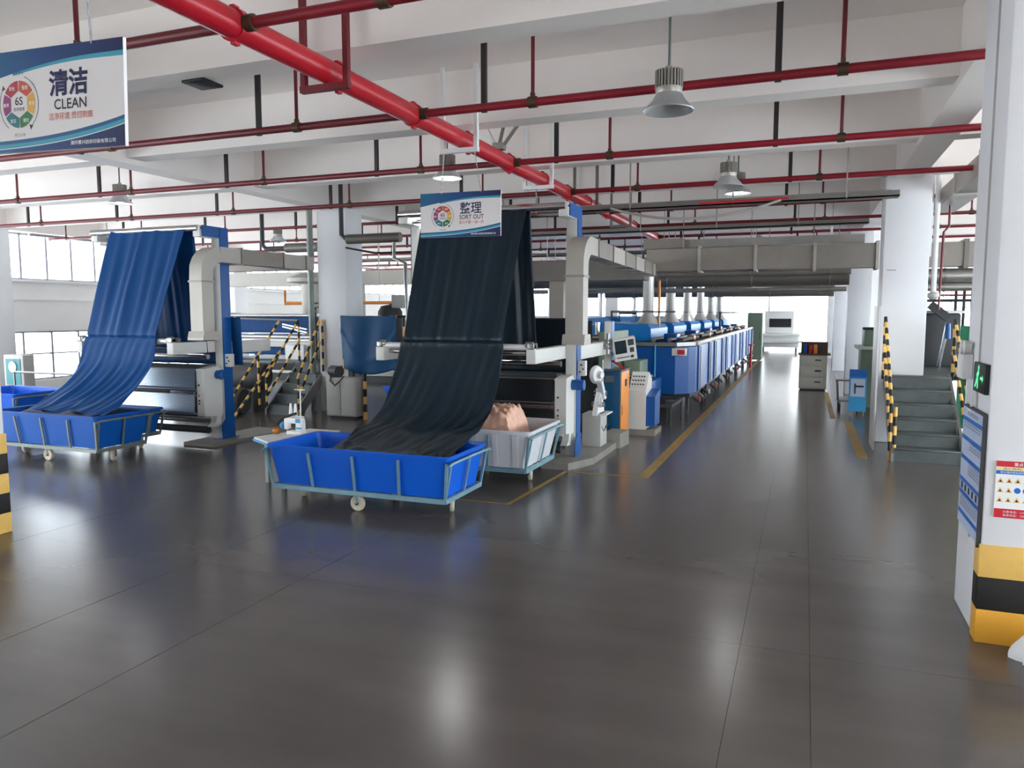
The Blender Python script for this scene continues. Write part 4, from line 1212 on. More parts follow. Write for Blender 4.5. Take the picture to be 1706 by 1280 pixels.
# control cabinet with orange side
oc = thing('control_cabinet', (-3.05, 12.85, 0), 'tall dark blue control cabinet with an orange side', 'cabinet')
MB().box(-3.24, -2.885, 12.50, 13.18, .05, 1.21, .006).build('body', 'cabinet_blue', oc)
MB().box(-2.885, -2.87, 12.53, 13.15, .06, 1.19, .004).build('side_door', 'orange', oc)
MB().box(-2.869, -2.862, 12.80, 12.93, .93, 1.05).build('lock_plate', 'black', oc, smooth=False)
MB().box(-2.869, -2.864, 12.58, 12.60, .45, .62).build('door_handle', 'rubber', oc, smooth=False)
MB().box(-3.15, -3.00, 12.492, 12.50, 1.02, 1.13).build('nameplate', 'steel_dull', oc, smooth=False)
MB().box(-3.26, -2.86, 12.48, 13.20, 1.21, 1.235).build('top_cover', 'stair_steel', oc, smooth=False)
MB().box(-3.2, -2.9, 12.53, 13.15, 0, .05).build('plinth', 'black', oc, smooth=False)
tag(MB().cyl((-3.16, 12.42, 0), (-3.16, 12.42, .16), .02, 8).cyl((-3.16, 12.42, .16), (-3.16, 12.42, .20), .03, 8).build('drain_stub', 'panel_white'), 'short white pipe stub at the foot of the blue cabinet', 'pipe')
# white operator console
cs = thing('operator_console', (-2.75, 13.6, 0), 'white operator console with sloping key panel and blue side', 'console')
MB().prism([(13.38, .10), (13.95, .10), (13.95, .98), (13.70, 1.12), (13.45, .84), (13.38, .80)], 'x', -2.93, -2.62).build('body', 'machine_white', cs, smooth=False)
MB().prism([(13.42, .16), (13.92, .16), (13.92, .80), (13.42, .70)], 'x', -2.62, -2.46).build('side_box', 'machine_blue', cs, smooth=False)
mb = MB()
for i in range(5):
    for j in range(3):
        y = 13.50 + j * .06; z = .90 + j * .067
        mb.box(-2.90 + i * .05, -2.875 + i * .05, y - .022, y - .01, z - .005, z + .02)
mb.build('key_buttons', 'dark_grey', cs, smooth=False)
MB().box(-2.96, -2.44, 13.34, 14.0, 0, .10).build('plinth', 'concrete', cs, smooth=False)
# touch-screen terminal on an arm
hm = thing('touch_terminal', (-2.85, 12.7, 1.4), 'pale grey touch-screen terminal tilted beside the aisle', 'terminal')
R_ = Matrix.Translation((-2.83, 12.55, 1.59)) @ Matrix.Rotation(math.radians(22), 4, 'Z') @ Matrix.Rotation(math.radians(-10), 4, 'Y') @ Matrix.Rotation(math.radians(12), 4, 'X')
def xb(mb, a): 
    k = len(mb.v); mb.box(*a); mb.v[k:] = [tuple(R_ @ Vector(p)) for p in mb.v[k:]]; return mb
xb(MB(), (-.19, .19, -.05, .06, -.19, .19)).build('housing', 'machine_white', hm, smooth=False)
xb(MB(), (-.165, .03, -.056, -.05, -.06, .165)).build('screen', 'screen', hm, smooth=False)
xb(xb(MB(), (.06, .16, -.056, -.05, .06, .165)), (.08, .15, -.056, -.05, -.06, .02)).build('display', 'dark_grey', hm, smooth=False)
mb = MB()
for i in range(6): xb(mb, (-.15 + i * .035, -.13 + i * .035, -.06, -.05, -.14, -.12))
xb(mb, (.09, .13, -.07, -.05, -.15, -.11)); mb.build('keys', 'dark_grey', hm, smooth=False)
MB().tube([(-2.95, 12.78, 1.55), (-3.05, 12.82, 1.5), (-3.1, 12.84, 1.45)], .025, 8).build('arm', 'machine_white', hm)
MB().tube([(-3.05, 12.6, 1.38), (-2.92, 12.5, 1.33), (-2.80, 12.45, 1.25)], .02, 8).build('cable', 'red', hm)

# ---- blue dye tanks in a long row
def tank(i, y0, y1):
    t = thing('dye_tank', (-3.1, y0, 0), 'blue open dye tank, %s of the row counted from the orange-sided cabinet' % ORD[i], 'tank', 'row of blue dye tanks beside the aisle')
    x0, x1, zb, zt = -4.05, -2.22, .45, 1.50
    if i == 0:
        poly = [(x0, y0), (x1 - .35, y0), (x1 - .10, y0 + .22), (x1, y0 + .6), (x1, y1 - .05), (x0, y1 - .05)]
    else:
        poly = [(x0, y0), (x1 - .06, y0), (x1, y0 + .06), (x1, y1 - .11), (x1 - .06, y1 - .05), (x0, y1 - .05)]
    MB().prism(poly, 'z', zb, zt - .04).build('tub', 'tank_blue', t, smooth=False)
    inner = [(x + (-.1 if x > -3 else .1), y + (.08 if y < (y0 + y1) / 2 else -.08)) for x, y in poly]
    MB().prism(inner, 'z', zt - .04, zt - .02).build('cover_plate', 'dark_grey', t, smooth=False)
    MB().box(x1 - .06, x1 + .05, y0 + (.55 if i == 0 else 0), y1, zt - .02, zt + .07, .01).build('edge_rail', 'duct_light', t)
    if i == 0:
        MB().obox((x0, y0 + .02, zt + .02), (x1 - .35, y0 + .02, zt + .02), .10, .08).obox((x1 - .36, y0 + .01, zt + .02), (x1 - .02, y0 + .6, zt + .02), .10, .08).build('edge_rail', 'steel_dull', t, smooth=False)
        MB().box(x1 - .42, x1 - .12, y0 - .04, y0 - .005 + .1, zt - .22, zt - .06, .01).build('switch_panel', 'machine_white', t)
        MB().box(x1 - .30, x1 - .15, y0 - .05, y0 - .04, zt - .19, zt - .09).build('switch_face', 'red', t, smooth=False)
        MB().tube([(x1 - .78, y0 - .03, zb), (x1 - .78, y0 - .03, zt + .02)], .02, 8).build('overflow_pipe', 'sky_blue', t)
    for yy in [y0 + (y1 - y0) * f for f in (.30, .92)]:
        MB().box(x1 + .002, x1 + .03, yy - .03, yy + .03, zb, zt - .02).build('stiffener', 'tank_blue', t, smooth=False)
        MB().tube([(x1 + .05, yy + .12, zb + .05), (x1 + .05, yy + .12, zt - .05)], .016, 8).build('drain_pipe', 'steel_dull', t)
    for yy in (y0 + .25, y1 - .35):
        for x in (x1 - .12, x0 + .12):
            l = MB().box(x - .035, x + .035, yy - .035, yy + .035, 0, zb).build('leg', 'dark_grey', t, smooth=False)
    MB().box(x0 + .1, x1 - .06, y0 + .2, y1 - .3, zb - .08, zb).build('under_frame', 'dark_grey', t, smooth=False)
    for k in range(3):
        yy = y0 + .5 + k * .9
        MB().tube([(x1 - .02, yy, zb - .1), (x1 + .06, yy, .28), (x1 + .07, yy + .25, .22)], .03, 8).build('valve_pipe', 'steel_dull' if k % 2 else 'dark_grey', t)
        MB().lathe((x1 + .10, yy + .1, .30), [(0, -.02), (.06, -.02), (.06, .02), (0, .02)], 12, (1, 0, 0)).build('hand_wheel', ['red', 'dark_grey', 'machine_white'][k], t)
    # hood at the back of the tank with its stack
    MB().prism([(-4.35, 1.56), (-3.2, 1.56), (-3.2, 1.84), (-3.27, 1.93), (-4.35, 1.98)], 'y', y0 + .5, y1 - .5).build('hood', 'hood_blue', t, smooth=False)
    MB().prism([(-4.9, 1.62), (-4.40, 1.62), (-4.40, 1.92), (-4.9, 1.92)], 'y', y0 + .3, y1 - .3).build('hood_wing', 'hood_blue', t, smooth=False)
    ys = y0 + 1.7
    MB().lathe((-3.5, ys, 1.92), [(.26, 0), (.13, .26), (.13, 1.2), (0, 1.2)], 20).build('stack', 'stack_steel', t)
    MB().cyl((-3.5, ys, 2.2), (-3.5, ys, 2.23), .15, 20).build('stack_band', 'steel_dull', t)
    for x in (-3.1, -2.75, -2.5):
        MB().cyl((x, y0 + .3, zt + .1), (x, y1 - .3, zt + .1), .05, 12).build('squeeze_roller', 'steel_dull' if x < -2.6 else 'dark_grey', t)
    MB().box(-3.0, -2.7, y0 + 1.0, y0 + 1.5, zt, zt + .22, .02).build('gearbox', 'tank_blue', t)
    MB().box(-2.62, -2.45, y0 + 2.0, y0 + 2.3, zt, zt + .16, .02).build('bearing_block', 'copper', t)
for i in range(6):
    tank(i, 16.3 + i * 3.2, 19.5 + i * 3.2)
def pipe_obj(name, label, pts, r, m, cat='pipe', n=10):
    o = MB().tube(pts, r, n).build(name, m)
    return tag(o, label, cat)
pipe_obj('steam_pipe', 'dark thin steam pipe bridging over the first blue tank', [(-3.95, 16.2, 1.3), (-3.95, 16.2, 2.22), (-2.95, 18.6, 2.22)], .022, 'dark_grey')
pipe_obj('copper_pipe', 'orange copper pipe rising beside the first stack', [(-3.24, 18.0, 1.56), (-3.24, 18.0, 2.95)], .03, 'copper')
pipe_obj('guard_pipe', 'thin dark loop pipe over the blue hood near the first tank', [(-4.1, 17.6, 1.98), (-4.1, 17.6, 2.18), (-3.7, 17.6, 2.18), (-3.7, 17.6, 1.98)], .02, 'dark_grey')
pipe_obj('guard_pipe', 'long thin dark pipe over the far blue hoods', [(-2.5, 24.5, 1.55), (-2.5, 24.5, 2.2), (-2.5, 34.0, 2.2)], .025, 'dark_grey')
pipe_obj('column_pipe', 'thin black upright pipe between the stacks', [(-4.05, 20.2, 1.9), (-4.05, 20.2, 3.0)], .025, 'black')
# low open pump frames between console and first tank
pu = thing('pump_frame', (-2.7, 15.3, 0), 'low steel pump frame in front of the first blue tank', 'pump')
MB().box(-3.34, -2.35, 14.6, 14.66, .36, .42).box(-3.34, -2.35, 16.0, 16.06, .36, .42).box(-2.41, -2.35, 14.66, 16.0, .36, .42).build('frame', 'dark_grey', pu, smooth=False)
for x, y in ((-2.38, 14.63), (-2.38, 16.03), (-3.3, 14.63), (-3.3, 16.03)):
    MB().cyl((x, y, 0), (x, y, .38), .025, 8).build('leg', 'dark_grey', pu)
MB().cyl((-3.28, 15.2, .22), (-2.8, 15.2, .22), .14, 16).build('motor', 'dark_grey', pu)
MB().box(-3.32, -2.80, 14.7, 16.0, .42, .84, .03).build('housing', 'tank_blue', pu)
MB().cyl((-3.3, 14.62, .95), (-2.75, 14.75, .95), .04, 12).build('roller', 'steel', pu)
MB().box(-3.32, -3.0, 14.7, 15.5, .84, 1.25, .02).build('gear_case', 'green_machine', pu)
# green frame of the machine behind the terminal
gm = thing('padder_machine', (-4.4, 14.5, 0), 'dark green padding machine behind the white tie beam', 'machine')
MB().box(-5.6, -3.5, 13.6, 15.6, .3, 1.25, .03).build('body', 'grating_dark', gm)
for k, (y, z) in enumerate(((13.5, 1.45), (13.9, 1.62), (14.4, 1.5), (14.9, 1.68))):
    MB().cyl((-5.6, y, z), (-3.45, y, z), .07, 14).build('roller', 'steel_dull' if k % 2 else 'black', gm)
for x in (-5.7, -3.45):
    MB().box(x - .06, x + .06, 13.4, 15.4, 0, 1.85, .02).build('side_frame', 'green_machine', gm)
MB().box(-5.5, -3.6, 13.3, 13.32, 1.15, 2.05).build('hanging_web', 'black', gm, smooth=False)
for k in range(3):
    MB().cyl((-4.6 + .3 * k, 15.2, 1.5), (-4.6 + .3 * k, 15.2, 2.0), .05, 10).build('cylinder', 'dark_grey' if k % 2 else 'steel', gm)

# ---- big ducts and lagged pipes across the hall
bd = thing('cross_duct', (-1, 17.2, 3.1), 'wide grey rectangular duct crossing the aisle', 'duct')
for k in range(4):
    a = -3.35 + k * 1.17
    MB().box(a, a + 1.13, 16.95, 17.5, 3.12, 3.60).build('duct_section', 'duct_grey', bd, smooth=False)
    MB().box(a + 1.12, a + 1.18, 16.91, 17.54, 3.08, 3.64).build('joint_flange', 'duct_light', bd, smooth=False)
for x in (-2.6, .1):
    MB().box(x, x + .02, 17.2, 17.22, 3.6, ZS).build('hanger', 'galv', bd, smooth=False)
b2 = thing('flat_duct', (-1.5, 17.9, 3.7), 'flat pale duct lying above the wide cross duct', 'duct')
MB().box(-3.5, 1.1, 17.5, 18.2, 3.66, 3.84).build('duct_body', 'galv', b2, smooth=False)
MB().box(-3.5, -2.6, 17.3, 17.5, 3.64, 3.86).build('end_box', 'duct_grey', b2, smooth=False)
b3 = thing('collector_duct', (-6, 17.2, 3.1), 'dark grey duct continuing behind the black fabric', 'duct')
MB().box(-9.2, -3.45, 17.2, 17.8, 2.95, 3.42).build('duct_body', 'duct_dark', b3, smooth=False)
for x in (-5.0, -6.8, -8.6): MB().box(x, x + .05, 17.16, 17.84, 2.91, 3.46).build('joint_flange', 'duct_grey', b3, smooth=False)
b4 = thing('drop_duct', (-4.9, 17.6, 1.2), 'grey upright duct dropping behind the black fabric', 'duct')
MB().box(-5.75, -5.4, 17.3, 17.7, 0, 2.95).build('duct_body', 'duct_grey', b4, smooth=False)
b5 = thing('collector_duct', (-14, 19, 3.0), 'pale duct far behind the blue fabric machine', 'duct')
MB().box(-19, -9.4, 18.8, 19.3, 3.0, 3.4).build('duct_body', 'duct_light', b5, smooth=False)
MB().box(-12.6, -12.1, 18.85, 19.25, 0, 3.0).build('drop_leg', 'duct_light', b5, smooth=False)
for k, (y, z, r, m, lab) in enumerate(((20.0, 3.06, .20, 'duct_dark', 'fat dark round pipe crossing below the wide duct'), (19.3, 3.16, .07, 'duct_grey', 'thinner grey round pipe in front of the fat dark one'),
                                       (21.0, 2.80, .06, 'galv', 'shiny thin pipe just below the fat dark one'), (30.5, 3.1, .30, 'duct_dark', 'fat dark round pipe far down the aisle'), (33.5, 3.35, .16, 'galv', 'pale round pipe far down the aisle'))):
    t = thing('cross_pipe', (-3, y, z), lab, 'pipe')
    MB().cyl((-9.0, y, z), (.95, y, z), r, 18).build('tube', m, t)
    for x in (-6.5, -3.4, -1.3, .5):
        MB().cyl((x, y, z), (x + .04, y, z), r + .012, 18).build('band', 'steel_dull', t)
        MB().cyl((x + .02, y, z + r), (x + .02, y, ZS), .01, 6).build('hanger', 'galv', t)

# ---- far end of the aisle
fg = thing('green_cabinet', (-2.0, 36.2, 0), 'tall grey-green cabinet past the last blue tank', 'cabinet')
MB().box(-2.45, -1.8, 36.0, 36.8, .05, 2.2, .02).build('body', 'green_machine', fg)
MB().box(-2.4, -1.85, 35.98, 36.0, .15, 2.1).build('door', 'green_machine', fg, smooth=False)
MB().box(-1.92, -1.9, 35.96, 35.98, 1.0, 1.3).build('handle', 'black', fg, smooth=False)
fw = thing('white_machine', (-1.2, 46, 0), 'white machine with a dark window at the far end of the aisle', 'machine')
MB().box(-2.4, -.3, 46, 47.5, .2, 1.0, .05).build('bed', 'panel_white', fw)
MB().box(-2.2, -.6, 46.5, 47.5, 1.0, 2.3, .05).build('hood', 'panel_white', fw)
MB().box(-1.95, -.75, 46.47, 46.5, 1.35, 1.85).build('dark_window', 'black', fw, smooth=False)
MB().box(-2.5, -.2, 45.6, 46.0, .85, .95).box(-2.5, -.1, 45.4, 46.0, .5, .6).build('shelf', 'machine_white', fw, smooth=False)
MB().box(-2.3, -2.2, 46.1, 47.4, 0, .2).box(-.5, -.4, 46.1, 47.4, 0, .2).build('foot', 'dark_grey', fw, smooth=False)
fr_ = thing('red_valve_post', (-1.95, 31.5, 0), 'small red valve post beside the far tanks', 'valve')
MB().cyl((-1.98, 31.5, 0), (-1.98, 31.5, .9), .05, 10).build('post', 'red', fr_)
MB().lathe((-1.98, 31.5, .9), [(0, 0), (.12, 0), (.12, .04), (0, .04)], 14).build('wheel', 'red', fr_)
# pale drawer cabinet standing in the aisle
dc = thing('drawer_cabinet', (.25, 23.2, 0), 'pale drawer cabinet with a box of things on top, standing in the aisle', 'cabinet')
MB().box(-.12, .62, 22.9, 23.7, .04, 1.0, .015).build('body', 'pale_cabinet', dc)
for z in (.08, .40, .70):
    d = MB().box(-.08, .52, 22.87, 22.9, z, z + .27, .006).build('drawer', 'pale_cabinet', dc)
    MB().box(.30, .46, 22.84, 22.87, z + .15, z + .18).build('handle', 'dark_grey', d, smooth=False)
MB().box(-.15, .70, 22.85, 23.75, 1.0, 1.04).build('top', 'brown', dc, smooth=False)
MB().box(-.08, .58, 22.9, 23.7, 0, .04).build('plinth', 'dark_grey', dc, smooth=False)
bo = thing('open_carton', (.25, 23.2, 1.04), 'dark open carton with red and blue things on the pale cabinet', 'box')
MB().box(-.08, .62, 23.0, 23.03, 1.04, 1.36).box(-.08, .62, 23.5, 23.53, 1.04, 1.36).box(-.08, -.05, 23.03, 23.5, 1.04, 1.36).box(.59, .62, 23.03, 23.5, 1.04, 1.36).box(-.05, .59, 23.03, 23.5, 1.04, 1.06).build('carton', 'brown', bo, smooth=False)
for k, (x, m) in enumerate(((-.02, 'machine_blue'), (.12, 'red'), (.25, 'orange'), (.38, 'dark_grey'))):
    tag(MB().box(x, x + .10, 22.93, 22.99, 1.04, 1.30 - .03 * (k % 2), .01).build('packet', m), ['blue packet standing on the pale cabinet', 'red packet standing on the pale cabinet', 'orange packet standing on the pale cabinet', 'grey packet standing on the pale cabinet'][k], 'packet', 'packets on the pale cabinet')
# information stand, trolley and green machine by the third pillar
ps = thing('poster_stand', (1.08, 17.5, 0), 'blue and white poster stand beside the yellow floor line', 'stand')
MB().box(.92, 1.26, 17.5, 17.52, .10, 1.0).build('board', 'sky_blue', ps, smooth=False)
MB().box(.92, 1.26, 17.49, 17.5, .84, 1.0).build('header', 'poster_blue', ps, smooth=False)
MB().box(.95, 1.23, 17.49, 17.5, .42, .80).build('print_area', 'poster_pale', ps, smooth=False)
MB().box(1.02, 1.05, 17.485, 17.49, .48, .70).box(1.02, 1.20, 17.485, 17.49, .62, .66).build('print_mark', 'dark_grey', ps, smooth=False)
MB().obox((.96, 17.52, .0), (.96, 17.52, .98), .02, .02).obox((1.22, 17.52, .0), (1.22, 17.52, .98), .02, .02).obox((1.08, 17.9, 0), (1.08, 17.53, .85), .02, .02).build('legs', 'steel_dull', ps, smooth=False)
tr = thing('hand_trolley', (.8, 18.6, 0), 'small steel hand trolley parked by the poster stand', 'trolley')
MB().box(.72, 1.2, 18.2, 19.0, .22, .26).build('deck', 'steel_dull', tr, smooth=False)
MB().tube([(.74, 18.2, .26), (.70, 18.0, .72), (.70, 18.9, .78)], .02, 8).tube([(1.18, 18.2, .26), (1.16, 18.0, .72)], .02, 8).tube([(.70, 18.0, .72), (1.16, 18.0, .72)], .02, 8).build('handle', 'steel', tr)
for x, y in ((.78, 18.3), (1.14, 18.3), (.78, 18.9), (1.14, 18.9)):
    MB().lathe((x, y, .09), [(0, -.02), (.09, -.02), (.09, .02), (0, .02)], 14, (1, 0, 0)).build('wheel', 'rubber', tr)
    MB().box(x - .02, x + .02, y - .03, y + .03, .09, .24).build('fork', 'steel_dull', tr, smooth=False)
g2 = thing('green_machine', (1.6, 19.5, 0), 'green-grey machine between the second and third pillars', 'machine')
MB().box(1.25, 2.1, 19.2, 20.4, 0, 1.35, .02).build('body', 'green_machine', g2)
MB().box(1.15, 2.1, 19.1, 20.4, 1.35, 1.42).build('worktop', 'machine_grey', g2, smooth=False)
MB().box(1.3, 1.9, 19.3, 20.2, 1.42, 1.85, .02).build('head', 'green_machine', g2)
MB().box(1.25, 1.8, 19.28, 19.3, 1.80, 1.86).build('guard', 'black', g2, smooth=False)

# ---- safety signs on the near pillar
nb = thing('notice_board', (1.13, 6.0, .6), 'tall pale notice board with blue headings on the pillar side', 'notice board')
fr = (Vector((1.128, 6.38, .66)), Vector((0, -1, 0)), Vector((0, 0, 1)), Vector((-1, 0, 0)))
BW, BH = .68, .86
MB().box(1.118, 1.138, 5.70, 6.38, .66, 1.52).build('board', 'poster_pale', nb, smooth=False)
MB().box(1.112, 1.138, 5.685, 5.70, .64, 1.53).box(1.112, 1.138, 5.70, 6.38, 1.52, 1.535).build('frame_strip', 'dark_grey', nb, smooth=False)
fr = (Vector((1.118, 6.38, .66)), Vector((0, -1, 0)), Vector((0, 0, 1)), Vector((-1, 0, 0)))
for k, f in enumerate((.90, .74, .57, .38, .27, .10)):
    q = MB(); flat(q, [(.01, (f - .018) * BH), (BW - .01, (f - .018) * BH), (BW - .01, (f + .018) * BH), (.01, (f + .018) * BH)], fr, .001); q.build('heading_bar', 'poster_blue', nb, smooth=False)
q = MB(); letter(q, '职业病危害告知', .34, .955 * BH, .34, .03, fr, .001); q.build('lettering', 'sign_dark', nb, smooth=False)
for k, (f, n) in enumerate(((.84, 2), (.68, 3), (.50, 5), (.20, 5))):
    for j in range(n):
        q = MB(); letter(q, '注意通风穿戴防护用品' if j % 2 else '操作规程岗位职责告知', .46 if k in (1, 2) else .34, f * BH - (j - n / 2) * .022, .36 if k in (1, 2) else .56, .013, fr, .001); q.build('lettering', 'sign_dark', nb, smooth=False)
for j in range(5):
    q = MB(); flat(q, [(.07 + j * .12, .30 * BH), (.13 + j * .12, .30 * BH), (.13 + j * .12, .355 * BH), (.07 + j * .12, .355 * BH)], fr, .001)
    q.build('pictogram', 'sign_dark', nb, smooth=False)
sp = thing('safety_poster', (1.27, 5.66, .86), 'small safety poster with red header and warning triangles', 'poster')
x0, x1, z0, z1 = 1.195, 1.395, .865, 1.24
MB().box(x0, x1, 5.655, 5.668, z0, z1).build('board', 'print_white', sp, smooth=False)
fr = (Vector((x0, 5.655, z0)), Vector((1, 0, 0)), Vector((0, 0, 1)), Vector((0, -1, 0)))
W, H = x1 - x0, z1 - z0
def rect(m, a, b, c, d, name, lift=.001):
    q = MB(); flat(q, [(a * W, c * H), (b * W, c * H), (b * W, d * H), (a * W, d * H)], fr, lift); return q.build(name, m, sp, smooth=False)
rect('poster_red', 0, 1, .90, 1, 'header_band'); rect('poster_yellow', 0, 1, .84, .895, 'header_band'); rect('poster_blue', 0, 1, .77, .835, 'header_band'); rect('poster_red', 0, 1, 0, .16, 'header_band')
for r_ in range(3):
    for c_ in range(4):
        cx, cy = (.14 + c_ * .24) * W, (.66 - r_ * .17) * H
        q = MB()
        if (r_, c_) in ((1, 2), (1, 3)):
            flat(q, [(cx + .019 * math.cos(a), cy + .019 * math.sin(a)) for a in [2 * PI * k / 14 for k in range(14)]], fr, .001); q.build('pictogram', 'poster_blue', sp, smooth=False)
        else:
            flat(q, [(cx - .020, cy - .016), (cx + .020, cy - .016), (cx, cy + .018)], fr, .001); q.build('pictogram', 'yellow', sp, smooth=False)
            q = MB(); flat(q, [(cx - .009, cy - .011), (cx + .009, cy - .011), (cx, cy + .006)], fr, .0015); q.build('pictogram', 'sign_dark', sp, smooth=False)
q = MB(); letter(q, '重点', .62 * W, .95 * H, .05, .022, fr, .002, .01); letter(q, '粉尘爆炸危险场所', .45 * W, .803 * H, .13, .015, fr, .002)
letter(q, '火警电话：119', .55 * W, .11 * H, .12, .016, fr, .002); letter(q, '急救电话：120', .55 * W, .05 * H, .12, .016, fr, .002); q.build('lettering', 'print_white', sp, smooth=False)
q = MB(); letter(q, '当心危险', .45 * W, .868 * H, .10, .014, fr, .002); q.build('lettering', 'sign_dark', sp, smooth=False)
ex = thing('exit_sign', (1.11, 5.95, 1.8), 'small green and black exit sign on the pillar side', 'exit sign')
MB().box(1.11, 1.138, 5.70, 6.06, 1.66, 1.86, .004).build('box', 'black', ex)
fr = (Vector((1.109, 6.06, 1.66)), Vector((0, -1, 0)), Vector((0, 0, 1)), Vector((-1, 0, 0)))
q = MB(); 
flat(q, [(.05, .03), (.09, .03), (.15, .09), (.13, .12)], fr, .001); flat(q, [(.10, .12), (.17, .16), (.19, .13), (.13, .08)], fr, .001); flat(q, [(.14, .02), (.17, .03), (.16, .10), (.13, .09)], fr, .001)
flat(q, [(.165 + .02 * math.cos(a), .172 + .02 * math.sin(a) - .005) for a in [2 * PI * k / 10 for k in range(10)]], fr, .001)
flat(q, [(.22, .09), (.28, .09), (.28, .11), (.22, .11)], fr, .001); flat(q, [(.28, .07), (.32, .10), (.28, .13)], fr, .001)
q.build('running_figure', 'exit_green', ex, smooth=False)
el = thing('emergency_light', (1.1, 6.25, 1.6), 'white twin-head emergency lamp beside the exit sign', 'lamp')
MB().box(1.07, 1.138, 6.24, 6.44, 1.72, 1.90, .01).build('case', 'panel_white', el)
MB().lathe((1.10, 6.28, 1.95), [(0, -.02), (.045, -.02), (.05, .02), (0, .03)], 16, (-1, 0, 0)).build('lamp_head', 'machine_white', el)
MB().lathe((1.10, 6.40, 1.95), [(0, -.02), (.045, -.02), (.05, .02), (0, .03)], 16, (-1, 0, 0)).build('lamp_head', 'machine_white', el)
MB().tube([(1.12, 6.32, 1.72), (1.12, 6.32, 1.52), (1.12, 6.14, 1.50), (1.12, 6.10, 1.70)], .007, 6).build('cable', 'print_white', el)
# crumpled blue and white bag at the pillar's foot
def bagf(u, v):
    a = 2 * PI * u
    r = (.20 + .03 * math.sin(5 * a) + .02 * math.sin(11 * a + 4 * v)) * math.cos(v * PI / 2 * .98) ** .6
    return (1.52 + r * math.cos(a), 5.44 + r * .7 * math.sin(a), .001 + .24 * v + .02 * math.sin(7 * a) * v)
bg_ = thing('plastic_bag', (1.52, 5.44, 0), 'crumpled white and blue plastic bag at the foot of the near pillar', 'bag')
MB().grid(bagf, 30, 10).build('bag_body', 'print_white', bg_)
MB().prism([(1.34, 5.30), (1.44, 5.24), (1.50, 5.28), (1.40, 5.34)], 'z', .001, .16).build('blue_print', 'poster_blue', bg_)

# ---- by the window wall and behind the blue fabric machine
eb = thing('meter_cabinet', (-18.4, 13.2, .3), 'glass-fronted meter cabinet by the window wall', 'cabinet')
MB().box(-18.75, -18.05, 13.0, 13.3, .30, 1.15, .02).build('case', 'machine_grey', eb)
MB().box(-18.66, -18.14, 12.985, 13.0, .40, 1.05).build('glass_door', 'sign_teal', eb, smooth=False)
MB().cyl((-18.4, 12.98, .85), (-18.4, 12.965, .85), .14, 16).build('dial', 'poster_pale', eb)
MB().box(-18.7, -18.6, 13.1, 13.2, 0, .30).box(-18.2, -18.1, 13.1, 13.2, 0, .30).build('leg', 'dark_grey', eb, smooth=False)
lr = thing('guard_rail', (-14.5, 10.6, 0), 'thin grey guard rail over the blue cart near the windows', 'rail')
MB().tube([(-15.2, 10.75, 0), (-15.2, 10.75, .98), (-13.0, 10.75, .98), (-13.0, 10.75, 0)], .02, 8).build('tube', 'steel_dull', lr)
# blue webs running on behind the machine
wb_ = thing('web_washer', (-12, 15.6, 1.07), 'washing unit with blue webs and steel rollers on the platform', 'machine')
for z0, z1, y in ((1.70, 2.12, 15.5), (1.16, 1.50, 15.45)):
    mb = sheet(MB(), [(y, z1), (y + .01, (z0 + z1) / 2), (y, z0)], lambda q: -14.2, lambda q: -11.1, 30, 8, lambda q: .01, int(z0 * 10))
    mb.build('blue_web', 'cloth_blue', wb_, solid=.004)
for k, (z, r, m) in enumerate(((1.60, .06, 'steel'), (2.13, .04, 'steel'), (1.52, .05, 'roller_white'))):
    MB().cyl((-14.3, 15.4, z), (-11.0, 15.4, z), r, 14).build('roller', m, wb_)
MB().box(-14.3, -11.0, 15.3, 15.6, 1.36, 1.48, .01).build('beam', 'machine_white', wb_)
MB().box(-14.4, -14.2, 15.2, 16.4, 1.07, 2.2, .02).build('side_frame', 'machine_white', wb_)
MB().box(-11.15, -10.98, 15.2, 16.4, 1.07, 1.75, .02).build('side_frame', 'machine_white', wb_)
MB().obox((-11.9, 15.2, 1.86), (-11.2, 15.2, 1.72), .06, .03).obox((-11.9, 15.2, 1.92), (-11.2, 15.2, 1.80), .06, .03).build('lever', 'steel', wb_, smooth=False)
MB().box(-11.75, -11.2, 15.05, 15.2, 1.07, 1.42, .01).build('control_box', 'panel_white', wb_)
vt = thing('steel_vat', (-10.55, 15.4, 1.07), 'round stainless vat behind the steps railing', 'vat')
MB().lathe((-10.52, 15.6, 1.07), [(0, .25), (.36, .25), (.40, .32), (.40, 1.05), (.38, 1.07), (0, 1.07)], 28).build('drum', 'steel_dull', vt)
for q in (0, 2.1, 4.2):
    MB().cyl((-10.52 + .3 * math.cos(q), 15.6 + .3 * math.sin(q), 1.07), (-10.52 + .3 * math.cos(q), 15.6 + .3 * math.sin(q), 1.36), .03, 8).build('leg', 'steel', vt)
vp = thing('valve_pipes', (-10.9, 15.1, 1.8), 'thin black pipes with valves beside the round vat', 'pipes')
MB().tube([(-10.95, 15.1, 1.9), (-10.95, 15.1, 2.42), (-10.2, 15.1, 2.42)], .018, 8).build('pipe', 'black', vp)
MB().tube([(-10.87, 15.1, 1.07), (-10.87, 15.1, 2.32), (-10.2, 15.1, 2.36)], .018, 8).build('pipe', 'black', vp)
for z in (2.0, 2.12):
    MB().lathe((-10.95, 15.06, z), [(0, -.02), (.04, -.02), (.04, .02), (0, .02)], 10, (0, 1, 0)).build('hand_wheel', 'black', vp)
gp = thing('standpipe', (-10.25, 13.95, 0), 'grey-green vertical pipe standing before the white pillar', 'pipe')
MB().cyl((-10.2, 14.02, 0), (-10.2, 14.02, ZS), .065, 14).build('tube', 'frame_grey', gp)
MB().cyl((-10.2, 14.02, 3.7), (-10.2, 14.02, 3.76), .085, 14).build('coupling', 'frame_grey', gp)
